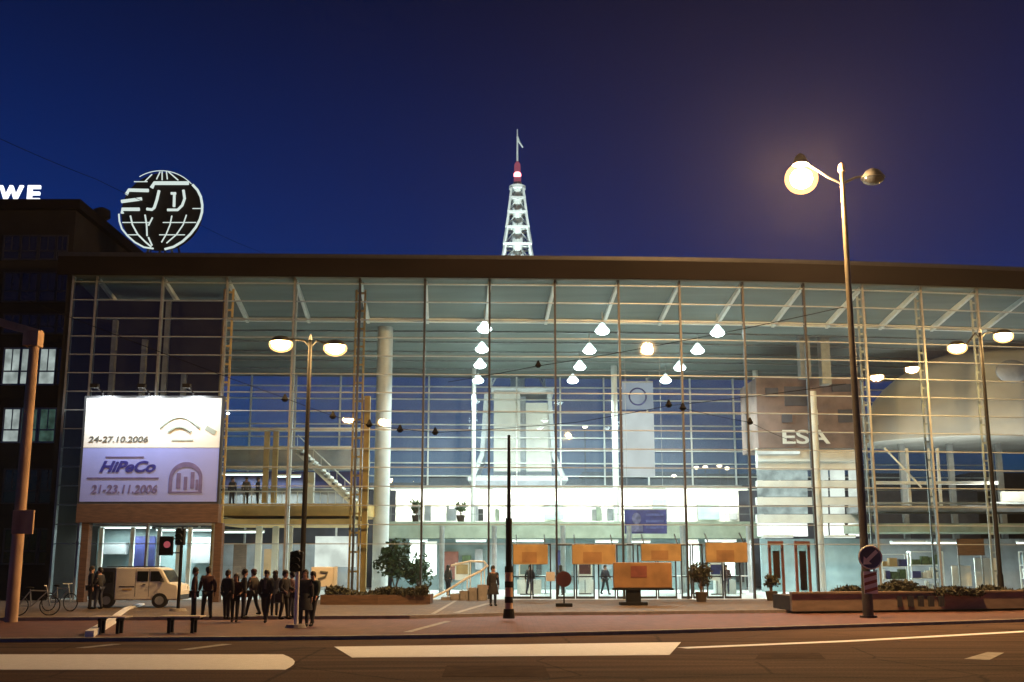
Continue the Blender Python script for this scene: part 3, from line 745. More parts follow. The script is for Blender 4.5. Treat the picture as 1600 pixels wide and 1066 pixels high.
t = empty('blue_screen', ((x0 + x1) / 2, 72, z0), 'dark blue picture screen hanging below the bright gallery', 'screen')
MB().box(x0, x1, 72, 72.15, z0, z1).build('panel', M['blue'], t)
MB().box(x0 - .08, x1 + .08, 72.02, 72.13, z1 + .003, z1 + .1).build('frame', M['steel'], t)
m = MB(); m.ball((x0 + .75, 71.97, z0 + .95), .30, (1, .1, 1.2)); m.box(x0 + .35, x0 + 1.15, 71.95, 71.995, z0 + .12, z0 + .60)
m.build('portrait', emis('screen_portrait', (.55, .55, .8), .5, .5, 3), t)
m = MB()
for k in range(3): m.box(x0 + 1.35, x1 - .2, 71.975, 71.995, z0 + .3 + k * .4, z0 + .46 + k * .4)
m.build('text_line', emis('screen_text', (.35, .38, .75), .5, .3, 3), t)
m = MB()
for x in (x0 + .2, x1 - .2): m.bar((x, 72.07, z1 + .1), (x, 72.07, ZC), .025)
m.build('cable', M['steel'], t)
# ================================================================== LATTICE TOWER BEHIND THE HALL
TY = 118.0
def tw(px, py): return W(px, py, TY)
tc_ = tw(809, 600).x
t = empty('lattice_tower', (tc_, TY + 2.5, 0), 'slender floodlit lattice spire on a pale tower base behind the hall', 'tower')
cy = TY + 3.4
def halfw(py): return (47 if py > 300 else 40) / 2
# base with two pale panels and flaring legs
zb0, zb1 = tw(809, 752).z, tw(809, 612).z
x0, x1 = tw(767, 690).x, tw(866, 690).x; xm0, xm1 = tw(813, 690).x, tw(822, 690).x
MB().box(x0 + .3, xm0, TY, TY + 6.6, zb0 + .5, zb1).build('base_panel', M['towerp'], t)
MB().box(xm1, x1 - .3, TY, TY + 6.6, zb0 + .5, zb1 - 1.2).build('base_panel', M['towerp'], t)
MB().box(xm0 + .01, xm1 - .01, TY + .3, TY + 6.3, zb0 + .5, zb1 - .5).build('base_core', M['steel'], t)
for sx_ in (-1, 1):
    for sy in (-1, 1):
        top = Vector((tc_ + sx_ * 3.35, cy + sy * 3.5, zb1 - .3)); bot = Vector((tc_ + sx_ * 4.75, cy + sy * 4.4, zb0 + .3))
        mid = top.lerp(bot, .72); mid.x = tc_ + sx_ * 3.75
        m = MB(); m.bar(top, mid, .42); m.bar(mid, bot, .46); m.build('leg', M['towers'], t)
MB().box(tc_ - 5.2, tc_ + 5.2, TY - 1, TY + 8, zb0, zb0 + .42).build('platform', M['towers'], t)
MB().box(tc_ - 4.6, tc_ + 4.6, TY - .4, TY + 7.4, 0, zb0 - .01).build('plinth', M['greyw'], t)
MB().box(x0, x1, TY + .1, TY + 6.5, zb1 + .01, zb1 + .5).build('base_roof', M['towers'], t)
# the hidden middle part between base and spire
zs0 = tw(809, 412).z
# spire tiers (px levels)
lev = [(590, 88), (520, 74), (455, 60), (402, 49), (373, 42), (345, 35), (320, 28.5), (297, 23), (279, 17)]
MPP = (tw(810, 400).x - tw(809, 400).x)
ring = []
for py, wd in lev: ring.append((tw(809, py).z, wd * MPP / 2))
core = MB(); core.tube([(tc_, cy, zb1 + .5), (tc_, cy, ring[-1][0])], [.80, .55], 10); core.build('core_tube', M['towers'], t, True)
for (za, ra), (zb, rb) in zip(ring, ring[1:]):
    m = MB()
    rt = ra * .80
    for sx_ in (-1, 1):
        for sy in (-1, 1):
            m.bar((tc_ + sx_ * ra, cy + sy * ra, za), (tc_ + sx_ * rt, cy + sy * rt, zb - .12), .26)
            m.bar((tc_ + sx_ * ra * .95, cy + sy * ra * .95, za + .1), (tc_ + sx_ * .3, cy + sy * .3, zb - .3), .15)
    for sgn in (-1, 1):
        m.bar((tc_ - rb, cy + sgn * rb, zb), (tc_ + rb, cy + sgn * rb, zb), .28, .24)
        m.bar((tc_ + sgn * rb, cy - rb, zb), (tc_ + sgn * rb, cy + rb, zb), .28, .24)
    m.bar((tc_ - rb, cy, zb), (tc_ + rb, cy, zb), .28, .24); m.bar((tc_, cy - rb, zb), (tc_, cy + rb, zb), .28, .24)
    m.build('spire_tier', M['towers'], t)
zt_, rt_ = ring[-1]
m = MB(); m.tube([(tc_, cy, zt_ - .1), (tc_, cy, zt_ + .25)], [.95, .95], 16); m.tube([(tc_, cy, zt_ + .25), (tc_, cy, zt_ + .7)], [.55, .5], 12); m.build('crow_nest', M['towers'], t)
z1, z2 = tw(809, 266).z, tw(809, 240).z
m = MB(); m.tube([(tc_, cy, zt_ + .7), (tc_, cy, z1 + .1), (tc_, cy, z2), (tc_, cy, z2 + .3)], [.40, .42, .34, .15], 12); m.build('beacon_housing', emis('beacon_housing_glow', (.5, .13, .2), .55), t, True)
m = MB(); m.ball((tc_, cy - .1, tw(809, 258).z), .44); m.build('beacon', E_red, t, True)
m = MB(); m.tube([(tc_, cy, z2 + .2), (tc_, cy, tw(809, 200).z), (tc_, cy, tw(809, 184).z)], [.13, .09, .05], 8); m.build('antenna', M['towers'], t)
m = MB(); m.tube([(tc_, cy, tw(809, 196).z), (tc_ + .2, cy, tw(809, 204).z), (tc_ + .62, cy, tw(809, 213).z)], [.13, .12, .08], 8); m.build('antenna_arm', M['towers'], t)
for sx_ in (-1, 1):
    light('SPOT', 'tower_floodlight', (tc_ + sx_ * 7, TY - 14, 17.0), 38000, (.88, 1, .96), None, .3, (tc_, cy, 36), R(50), .4)
    light('SPOT', 'tower_floodlight', (tc_ + sx_ * 8, TY - 14, 3.0), 20000, (1, .99, .86), None, .3, (tc_, TY, 11), R(62), .4)

# ================================================================== LEFT BUILDING
t = empty('office_block', (-33, 62, 0), 'dark flat-roofed office block at the left edge with a few lit windows', 'building')
YB = 61.0
xr = W(119, 330, YB).x; zr = W(100, 329, YB).z
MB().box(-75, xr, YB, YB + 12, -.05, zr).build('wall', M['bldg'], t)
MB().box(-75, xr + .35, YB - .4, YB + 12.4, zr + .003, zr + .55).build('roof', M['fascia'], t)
m = MB(); xg = W(205, 398, 66).x
m.prism([(xr + .004, 0), (xr + .004, zr - .2), (xr + .8, zr - .5), (xg, zr - 4.6), (xg, 0)], YB + 10, YB + 26); m.build('rear_wing', M['bldg'], t)
def bwin(px0, py0, px1, py1, em):
    x0, x1, z0, z1 = PR(px0, py0, px1, py1, YB)
    m = MB(); f_ = .09
    m.box(x0 - f_, x1 + f_, YB - .07, YB - .002, z1, z1 + f_); m.box(x0 - f_, x1 + f_, YB - .12, YB - .002, z0 - f_, z0)
    m.box(x0 - f_, x0, YB - .07, YB - .002, z0, z1); m.box(x1, x1 + f_, YB - .07, YB - .002, z0, z1)
    zc = z0 + (z1 - z0) * .36; m.box(x0, x1, YB - .06, YB - .002, zc - .04, zc + .04)
    xm = (x0 + x1) / 2; m.box(xm - .03, xm + .03, YB - .055, YB - .002, zc + .04, z1)
    w_ = m.build('window', M['steel'] if em else M['dark'], t)
    MB().box(x0, x1, YB - .03, YB - .004, z0, z1).build('pane', em or M['dglass'], w_)
Ea = emis('office_light', (.74, .88, .84), .62, .55, 1.3); Eb = emis('office_light_dim', (.20, .42, .34), .22, .7, 2)
for j, (y0, y1) in enumerate(((370, 405), (428, 470), (493, 520), (546, 600), (640, 690), (735, 785), (828, 880))):
    for px0 in (-28, 7, 34, 63, 90):
        em = None
        if j == 3: em = Ea if px0 in (-28, 7, 34, 63) else None
        if j == 4: em = {-28: Ea, 7: Ea, 34: Eb, 63: Eb}.get(px0)
        bwin(px0, y0, px0 + (23 if px0 != 90 else 14), y1, em)
for y in (415, 480, 530, 620, 710, 805):
    zc = W(50, y, YB).z; MB().box(-75, xr, YB - .05, YB - .001, zc - .12, zc + .12).build('string_course', M['bldg'], t)
p = W(158, 345, 76); t2 = empty('roof_vent', (p.x, 76, 14), 'black round roof vent on the sloping dark wing beside the globe sign', 'vent')
m = MB(); m.tube([(p.x, 76, p.z - 3.2), (p.x, 76, p.z)], .25, 10); m.build('stack', M['black'], t2)
m = MB(); m.tube([(p.x, 76, p.z), (p.x, 76, p.z + .25), (p.x, 76, p.z + .75), (p.x, 76, p.z + .95)], [.35, .62, .58, .2], 14); m.build('cowl', M['black'], t2, True)
# roof letters
c = W(33, 304, 62.5)
t = empty('roof_letters', (c.x, 62.5, zr), 'glowing white roof letters W and E on the dark office block', 'sign')
for ch, px, sz in (('W', 17, 1.55), ('E', 52, 1.55)):
    q = W(px, 304, 62.5); text('letter', ch, 1.32, E_letter, t, q, extrude=.08, bold=.035, sx=.95 if ch == 'W' else 1.25)
m = MB()
for px in (8, 30, 56): q = W(px, 314, 62.6); m.bar((q.x, 62.7, zr + .55), (q.x, 62.7, q.z), .05)
q0, q1 = W(2, 317, 62.6), W(64, 317, 62.6); m.bar((q0.x, 62.7, q0.z), (q1.x, 62.7, q0.z), .06)
m.build('support', M['dark'], t)

# ================================================================== GLOBE SIGN ON THE ROOF
YG = 63.0
def gp(x, y, Y=YG): return W(170 + x / 7.106, 250 + y / 7.106, Y)
gc = gp(578, 560)
t = empty('globe_sign', (gc.x, YG, ZF), 'round white neon globe emblem with letters standing on the roof edge', 'sign')
rad = (gp(1040, 560).x - gc.x)
m = MB(); m.prism([(gc.x + rad * .97 * math.cos(k * PI / 24), gc.z + rad * .97 * math.sin(k * PI / 24)) for k in range(48)], YG + .16, YG + .42); m.build('backing_disc', M['black'], t)
def neon(name, lines, px, closed=False):
    for ln in lines:
        m = MB(); m.tube([gp(*q) for q in ln], px / 7.106 / F * 66 / 2 * (.95 if name.startswith('letter') else .68), 8); m.build(name, E_neon, t, True)
def arc(cx, cy_, rx, ry, a0, a1, n=14): return [(cx + rx * math.cos(R(a0 + (a1 - a0) * k / n)), cy_ - ry * math.sin(R(a0 + (a1 - a0) * k / n))) for k in range(n + 1)]
neon('outer_ring', [[(930, 275), (985, 335), (1022, 410), (1038, 500), (1035, 580), (1012, 660), (968, 745), (905, 825), (820, 905), (720, 965), (620, 992)]], 40)
neon('outer_ring', [[(112, 600), (118, 680), (145, 765), (205, 840), (290, 915), (390, 970), (495, 985)]], 28)
neon('outer_ring', [arc(580, 560, 452, 440, 122, 42, 16)], 14)
neon('meridian', [[(240, 620), (262, 720), (320, 825), (400, 905), (470, 965)], [(402, 610), (420, 720), (425, 845)], [(485, 640), (440, 730)], [(440, 860), (480, 950)]], 26)
neon('meridian', [[(700, 620), (680, 720), (635, 830), (585, 915)], [(862, 610), (825, 720), (750, 830), (640, 925)]], 22)
neon('meridian', [[(570, 130), (530, 215)], [(592, 130), (592, 225)], [(640, 130), (650, 215)], [(660, 130), (770, 225)], [(480, 160), (400, 240)]], 20)
neon('parallel', [[(150, 695), (450, 695)], [(600, 695), (970, 695)], [(205, 832), (325, 832)], [(560, 832), (845, 832)], [(930, 540), (1020, 540)], [(280, 242), (430, 242)]], 16)
neon('letter_bar', [[(475, 310), (505, 258), (885, 258)]], 46)
neon('letter_bar', [[(195, 385), (222, 335), (440, 340)], [(140, 462), (365, 432)], [(150, 592), (150, 548), (340, 548)]], 42)
neon('letter', [[(558, 340), (535, 440), (505, 530), (480, 552), (420, 545)]], 34)
neon('letter', [[(690, 372), (745, 372)], [(728, 372), (724, 520)], [(828, 335), (842, 430), (815, 505), (765, 555), (650, 555)]], 32)
m = MB()
for dx in (-1.2, 0, 1.2):
    m.bar((gc.x + dx, YG + .3, ZF - .05), (gc.x + dx * .5, YG + .3, gc.z - rad * .8), .12)
    m.bar((gc.x + dx, YG + 2.4, ZF - .05), (gc.x + dx * .5, YG + .45, gc.z - rad * .2), .08)
m.build('support', M['dark'], t)

# ================================================================== BILLBOARD
YP = 54.0
x0, x1, z0, z1 = PR(130, 622, 343, 784, YP)
t = empty('billboard', ((x0 + x1) / 2, YP, PZ), 'big floodlit two-part poster billboard on brown posts in front of the hall', 'billboard')
zm = W(236, 700, YP).z
MB().box(x0, x1, YP, YP + .25, zm + .012, z1).build('upper_poster', M['poster'], t)
MB().box(x0, x1, YP, YP + .25, z0, zm - .012).build('lower_poster', M['lav'], t)
m = MB(); f_ = .10
m.box(x0 - f_, x0 - .002, YP - .04, YP + .3, z0 - f_, z1 + f_); m.box(x1 + .002, x1 + f_, YP - .04, YP + .3, z0 - f_, z1 + f_)
m.box(x0, x1, YP - .04, YP + .3, z1 + .002, z1 + f_); m.box(x0, x1, YP - .04, YP + .3, z0 - f_, z0 - .002)
m.build('frame', M['dark'], t)
zb = W(236, 817, YP).z
MB().box(x0 - .1, x1 + .1, YP - .05, YP + .6, zb, z0 - f_ - .005).build('cross_beam', M['brown'], t, bevel=.02)
for px in (131, 340): xx = W(px, 850, YP).x; MB().box(xx - .18, xx + .18, YP + .02, YP + .5, PZ, zb - .004).build('post', M['brown'], t, bevel=.02)
fl = YP - .015
def ptext(px, py, s_, body, ink, shear=0, bold=0, sx_=1.0, al='LEFT'):
    q = W(px, py, fl); text('lettering', body, s_, M[ink], t, q, extrude=.008, shear=shear, bold=bold, sx=sx_, align=al)
ptext(138, 687, .40, '24-27.10.2006', 'inkd', .15, .006, 1.25)
ptext(155, 730, .72, 'HiPeCo', 'inkb', .35, .025, 1.15)
ptext(142, 765, .55, '21-23.11.2006', 'inkl', .15, .01, 1.0)
m = MB(); a = W(136, 747, fl); b = W(248, 747, fl); m.box(a.x, b.x, fl - .008, fl + .008, a.z - .03, a.z + .03)
a = W(165, 714, fl); b = W(225, 714, fl); m.box(a.x, b.x, fl - .008, fl + .008, a.z - .03, a.z + .02); m.build('rule_line', M['inkl'], t)
# arch emblem
c = W(289, 768, fl); rr = W(315, 768, fl).x - c.x; hz = W(289, 722, fl).z - c.z
m = MB(); outer = [(c.x + rr * math.cos(PI * k / 16), c.z + hz * .45 + hz * .55 * math.sin(PI * k / 16)) for k in range(17)]; inner = [(c.x + rr * .8 * math.cos(PI * k / 16), c.z + hz * .45 + hz * .38 * math.sin(PI * k / 16)) for k in range(17)]
m.prism([(c.x + rr, c.z)] + outer + [(c.x - rr, c.z), (c.x - rr * .8, c.z)] + inner[::-1] + [(c.x + rr * .8, c.z)], fl - .008, fl + .008)
for dx, w__, h0, h1 in ((-.55, .25, .1, .62), (-.1, .2, .05, .5), (.3, .22, .1, .66), (.62, .14, .05, .4)): m.box(c.x + dx * rr, c.x + (dx + w__) * rr, fl - .006, fl + .006, c.z + h0 * hz, c.z + h1 * hz)
m.box(c.x - rr * 1.02, c.x + rr * 1.02, fl - .0085, fl + .0085, c.z - .07, c.z - .004)
m.build('emblem', M['inkl'], t)
# car-like arc emblem on the upper poster
c = W(282, 672, fl); m = MB()
m.tube([(c.x - 1.0 + .16 * k, fl, c.z + .62 * math.sin(PI * (k + .6) / 13.2)) for k in range(13)], .06, 6)
m.tube([(c.x - .6 + .14 * k, fl, c.z - .1 + .25 * math.sin(PI * k / 8)) for k in range(9)], .07, 6)
q = W(328, 672, fl); m.bar((q.x - .2, fl, q.z + .12), (q.x + .28, fl, q.z - .15), .02, .22, (0, 0, 1)); a = W(268, 688, fl); b = W(302, 688, fl); m.box(a.x, b.x, fl - .006, fl + .006, a.z - .05, a.z + .03)
m.build('emblem', M['inkg'], t)
for k, px in enumerate((160, 232, 301)):
    q = W(px, 618, YP); lamp = MB()
    lamp.bar((q.x, YP + .1, z1 + .1), (q.x, YP + .1, z1 + .3), .07); lamp.bar((q.x, YP + .1, z1 + .28), (q.x, YP - 1.0, z1 + .42), .05)
    la = lamp.build('floodlight_arm', M['black'], t)
    hd = MB(); hd.box(q.x - .18, q.x + .18, YP - 1.2, YP - .92, z1 + .34, z1 + .52); hd.build('floodlight', M['black'], la)
    light('SPOT', 'poster_lamp', (q.x, YP - 1.06, z1 + .30), 480, (.92, .98, 1), t, .08, (q.x, YP, z1 - 1.3), R(150), .6)
# ================================================================== STREET LAMPS
SOD = (1, .56, .21); SOD2 = (1, .60, .22)
def lamp_head(parent, c, r, lens, tilt, on=True):
    up = Vector((0, 0, .50 if on else 0)); kr = .6 if on else 1
    m = MB(); m.tube([c + up + Vector((0, 0, .34 * r / .4)), c + up + Vector((0, 0, .26 * r / .4)), c + up + Vector((0, 0, .05)), c + up], [r * .25 * kr, r * .6 * kr, r * kr, r * 1.02 * kr], 20)
    hd = m.build('lamp_head', M['dark'], parent, True)
    if on:
        m = MB(); m.ball(c + Vector((0, 0, -.06)), r * .80, (1, 1, .9), 18, 10); m.build('bulb', lens, hd, True)
        m = MB(); m.ball(c + Vector((0, 0, -.06)), r * 1.22, (1, 1, .95), 20, 12); m.build('bowl', E_bowl, hd, True)
    else:
        m = MB(); m.ball(c + Vector((0, 0, -.03)), r * .95, (1, 1, .5), 18, 10); m.build('lens', lens, hd, True)
    return hd
# big lamp in front on the right
b = G(1357, 965, PZ * .5); b.z = .09; Y = b.y
top = W(1312, 268, Y)
t = empty('street_lamp', b, 'tallest street lamp, one head glowing orange and the other dark, carrying a round road sign', 'street lamp', 'street lamps')
m = MB(); m.tube([(b.x, Y, .09), (b.x, Y, 1.6), (b.x, Y, 1.75), (b.x, Y, top.z * .5), (b.x, Y, top.z)], [.19, .18, .15, .125, .085], 16); m.build('pole', M['pole'], t, True)
MB().tube([(b.x, Y, .08), (b.x, Y, .16)], .3, 16).build('base_plate', M['dark'], t)
m = MB(); lh = W(1252, 277, Y); rh = W(1364, 279, Y)
m.tube([(b.x, Y, top.z - .5), (b.x - .5, Y, top.z - .25), (lh.x + .25, Y, lh.z + .55)], .05, 8); m.tube([(b.x, Y, top.z - .5), (b.x + .5, Y, top.z - .25), (rh.x - .3, Y, rh.z + .1)], .05, 8)
m.build('arm', M['dark'], t)
m = MB(); m.tube([(b.x, Y, top.z - .02), (b.x, Y, top.z + .25), (b.x, Y, top.z + .35)], [.14, .12, .03], 12); m.build('pole_cap', M['rust'], t, True)
lamp_head(t, lh, .52, E_lamp, 0); lamp_head(t, rh, .45, M['dglass'], 0, False)

# road sign and chevron board on the pole
sgn = empty('road_sign', (b.x, Y - .2, 1.2), 'round dark road sign with a pale diagonal arrow above a red striped board', 'road sign')
q = W(1360, 871, Y - .25); r_ = (W(1379, 871, Y - .25).x - q.x)
MB().tube([(q.x, Y - .25, q.z), (q.x, Y - .22, q.z)], r_, 28).build('disc', M['blue'], sgn)
m = MB(); m.tube([(q.x + r_ * .93 * math.cos(k * PI / 14), Y - .255, q.z + r_ * .93 * math.sin(k * PI / 14)) for k in range(29)], .025, 6); m.build('rim', M['white'], sgn)
m = MB(); m.bar((q.x + r_ * .55, Y - .262, q.z + r_ * .5), (q.x - r_ * .5, Y - .262, q.z - r_ * .45), .012, .13, (-.7, 0, .7))
m.prism([(q.x - r_ * .62, q.z - r_ * .58), (q.x - r_ * .55, q.z + r_ * .08), (q.x + r_ * .08, q.z - r_ * .55)], Y - .267, Y - .257); m.build('arrow', M['white'], sgn)
x0, x1, z0, z1 = PR(1350, 893, 1371, 928, Y - .25)
MB().box(x0, x1, Y - .25, Y - .22, z0, z1).build('board', M['white'], sgn)
m = MB(); hgt = z1 - z0
for k in range(3):
    zc = z0 + .02 + k * hgt * .33; m.prism([(x0 + .01, zc), (x0 + .01, zc + hgt * .14), (x1 - .01, zc + hgt * .30), (x1 - .01, zc + hgt * .16)], Y - .256, Y - .251)
m.build('stripe', M['redb'], sgn)
m = MB(); m.bar((b.x, Y - .215, q.z), (b.x, Y - .1, q.z), .08); m.bar((b.x, Y - .215, z0 + .3), (b.x, Y - .1, z0 + .3), .08); m.build('clamp', M['dark'], sgn)
# twin-head lamps
def twin_lamp(px_base, py_base, heads, label, pw, lens_l, lens_r):
    b = G(px_base, py_base, PZ); Y = b.y
    hl, hr = W(*heads[0], Y), W(*heads[1], Y)
    zt = max(hl.z, hr.z) + .15
    t = empty('street_lamp', b, label, 'street lamp', 'street lamps')
    m = MB(); m.tube([(b.x, Y, PZ), (b.x, Y, 1.4), (b.x, Y, 1.5), (b.x, Y, zt)], [.15, .14, .11, .075], 14); m.build('pole', M['black'], t, True)
    MB().tube([(b.x, Y, PZ - .01), (b.x, Y, PZ + .07)], .25, 14).build('base_plate', M['dark'], t)
    m = MB()
    for h in (hl, hr):
        sg = -1 if h.x < b.x else 1
        m.tube([(b.x, Y, zt - .35), (b.x + sg * .25, Y, zt - .08), (b.x + (h.x - b.x) * .6, Y, h.z + .12), (h.x, Y, h.z + .1)], .045, 8)
    m.build('arm', M['dark'], t)
    for h, ln in ((hl, lens_l), (hr, lens_r)):
        sg = -1 if h.x < b.x else 1
        m = MB(); m.tube([(h.x + sg * .05, Y, h.z + .26), (h.x + sg * .05, Y, h.z + .22), (h.x + sg * .05, Y, h.z + .10), (h.x + sg * .05, Y, h.z + .0)], [.10, .26, .42, .46], 18); hd = m.build('lamp_head', M['dark'], t, True)
        m = MB(); m.ball((h.x + sg * .05, Y, h.z - .08), .38, (1.0, 1.0, .60), 16, 8); m.build('lens', ln, hd, True)
        m = MB(); m.ball((h.x + sg * .05, Y, h.z - .09), .47, (1.05, 1.0, .70), 18, 10); m.build('bowl', E_bowl, hd, True)
    m = MB(); m.tube([(b.x, Y, zt - .05), (b.x, Y, zt + .2)], [.09, .02], 10); m.build('pole_cap', M['white'], t, True)
    return t
twin_lamp(470, 953, ((441, 535), (522, 541)), 'twin-headed street lamp by the traffic light, both heads glowing', 9000, E_lampB, E_lampB)
twin_lamp(1566, 940, ((1497, 541), (1566, 523)), 'twin-headed street lamp at the far right before the planter wall', 8000, E_lampB, E_lampB)

# ================================================================== MASTS
# rusty tram mast at the left edge
b = G(17, 972, .09); Y = b.y; tp = W(46, 520, Y)
t = empty('tram_mast', b, 'thick rust brown mast with a short arm and a box at the left edge', 'mast')
m = MB(); v0 = .21; v1 = .16
m.tube([(b.x, Y, .08), (b.x, Y, tp.z)], [v0, v1], 12); m.build('shaft', M['rust'], t, True)
q = W(-40, 492, Y); m = MB(); m.bar((b.x + .2, Y, tp.z - .05), (q.x, Y, q.z), .2, .26); m.build('arm', M['rust'], t)
x0, x1, z0, z1 = PR(40, 518, 64, 542, Y); MB().box(x0, x1, Y - .25, Y + .25, z0, z1).build('end_box', M['rust'], t, bevel=.02)
x0, x1, z0, z1 = PR(27, 798, 60, 835, Y); MB().box(x0, x1, Y - .42, Y - .31, z0, z1).build('switch_box', M['rust'], t, bevel=.02)
# thin dark mast in the middle
b = G(795, 966, PZ); Y = b.y; tp = W(795, 680, Y)
t = empty('thin_mast', b, 'thin dark mast with a thicker lower part standing before the entrance doors', 'mast')
zz = W(795, 812, Y).z; zz2 = W(795, 890, Y).z
m = MB(); m.tube([(b.x, Y, zz), (b.x, Y, tp.z)], [.065, .05], 12); m.build('upper_pole', M['black'], t, True)
m = MB(); m.tube([(b.x, Y, zz2), (b.x, Y, zz + .05)], .105, 14); m.build('lower_pole', M['black'], t, True)
m = MB(); m.tube([(b.x, Y, PZ + .3), (b.x, Y, zz2)], .13, 14); m.build('sleeve', M['rust'], t, True)
m = MB()
for k in range(3): m.tube([(b.x, Y, PZ + .5 + k * .5), (b.x, Y, PZ + .7 + k * .5)], .137, 14)
m.build('band', M['black'], t)
m = MB(); m.tube([(b.x, Y, PZ - .01), (b.x, Y, PZ + .3)], [.2, .17], 14); m.build('foot', M['black'], t)
# traffic lights
def signal(pxb, pyb, px, py0, py1, label, pole_m, sz, z0=PZ):
    b = G(pxb, pyb, z0); Y = b.y
    zt, zl = W(px, py0, Y).z, W(px, py1, Y).z
    t = empty('traffic_light', b, label, 'traffic light', 'traffic lights')
    m = MB(); m.tube([(b.x, Y, z0), (b.x, Y, zl + .02)], .065, 12); m.tube([(b.x, Y, zl + .02), (b.x, Y, zt + .05)], .05, 10); m.build('pole', pole_m, t, True)
    m = MB(); m.tube([(b.x, Y, z0 - .01), (b.x, Y, z0 + .10)], [.34, .28], 16); m.build('foot', M['kerb'], t)
    m = MB(); m.box(b.x - sz, b.x + sz, Y - .35, Y - .06, zl, zt); hd = m.build('signal_head', M['black'], t, bevel=.03)
    hgt = (zt - zl) / 3
    for k in range(3):
        zc = zl + hgt * (k + .5); m = MB()
        m.tube([(b.x, Y - .37, zc), (b.x, Y - .352, zc)], sz * .66, 16)
        m.build('signal_lens', E_red if False else M['dglass'], hd)
        m = MB()
        for j in range(9):
            a0 = PI * j / 8; m.bm.verts.new((b.x + sz * .72 * math.cos(a0), Y - .352, zc + sz * .72 * math.sin(a0))); m.bm.verts.new((b.x + sz * .72 * math.cos(a0), Y - .55, zc + sz * .72 * math.sin(a0) * .9 + .01))
        m.bm.verts.ensure_lookup_table()
        for j in range(8): m.bm.faces.new([m.bm.verts[i] for i in (2 * j, 2 * j + 1, 2 * j + 3, 2 * j + 2)])
        m.build('visor', M['black'], hd)
    return t, b, Y
signal(462, 981, 466, 862, 893, 'black traffic light on a pale pole with a round foot, in front of the people', M['white'], .19, .09)
t, b, Y = signal(278, 955, 278, 826, 852, 'black traffic light on a dark pole beside the cream van', M['black'], .17)
x0, x1, z0, z1 = PR(249, 838, 270, 868, Y)
m = MB(); m.box(x0, x1, Y - .05, Y + .12, z0, z1); sg = m.build('back_board', M['black'], t, bevel=.02)
m = MB(); m.bar((x1, Y + .04, z1 - .1), (b.x - .04, Y + .04, z1 - .1), .05); m.bar((x1, Y + .04, z0 + .1), (b.x - .04, Y + .04, z0 + .1), .05); m.build('bracket', M['dark'], t)
m = MB(); m.tube([((x0 + x1) / 2 + .05, Y - .07, z1 - .32), ((x0 + x1) / 2 + .05, Y - .052, z1 - .32)], .13, 14); m.build('signal_lens', emis('dim_red_light', (.6, .12, .14), .55), sg)

# ================================================================== OVERHEAD WIRES
def cable(name, pts, label, drop=(), r=.012):
    P = [W(px, py, Y) for px, py, Y in pts]; c = P[len(P) // 2]
    t = empty(name, c, label, 'cable', 'overhead tram wires')
    path = []
    for a, b2 in zip(P, P[1:]):
        for k in range(8):
            f = k / 8; q = a.lerp(b2, f); q.z -= .10 * 4 * f * (1 - f) * (b2 - a).length / 20; path.append(q)
    path.append(P[-1]); MB().tube(path, r, 6).build('wire', M['wire'], t)
    for px, py, Y in drop:
        q = W(px, py, Y); m = MB(); m.tube([q + Vector((0, 0, .22)), q + Vector((0, 0, .06)), q, q - Vector((0, 0, .1))], [.03, .10, .15, .07], 10); m.build('insulator', M['wire'], t, True)
    return t
cable('span_wire', [(45, 470, 38), (445, 622, 45), (520, 650, 46), (577, 664, 46), (680, 676, 47)], 'black span wire dropping from the upper left past four black insulators', ((445, 624, 45), (520, 651, 46), (577, 664, 46), (625, 672, 46.5), (680, 676, 47)))
cable('span_wire', [(680, 676, 47), (900, 660, 46), (1045, 634, 45), (1322, 600, 41)], 'black span wire in front of the tall white banner, with two insulators', ((1045, 633, 45), (1067, 638, 44.5)))
cable('span_wire', [(700, 597, 50), (840, 572, 49), (1000, 545, 47), (1318, 480, 41)], 'black span wire rising to the tallest lamp with a bell-shaped insulator over the tower base', ((841, 571, 49),), .015)
cable('span_wire', [(1067, 638, 44.5), (1172, 660, 50), (1240, 690, 58)], 'short black span wire ending at the glass front, one insulator halfway', ((1172, 660, 50),))
cable('span_wire', [(-30, 203, 40), (150, 280, 52), (300, 345, 75), (420, 398, 110)], 'faint dark wire across the blue sky behind the globe sign', (), .015)

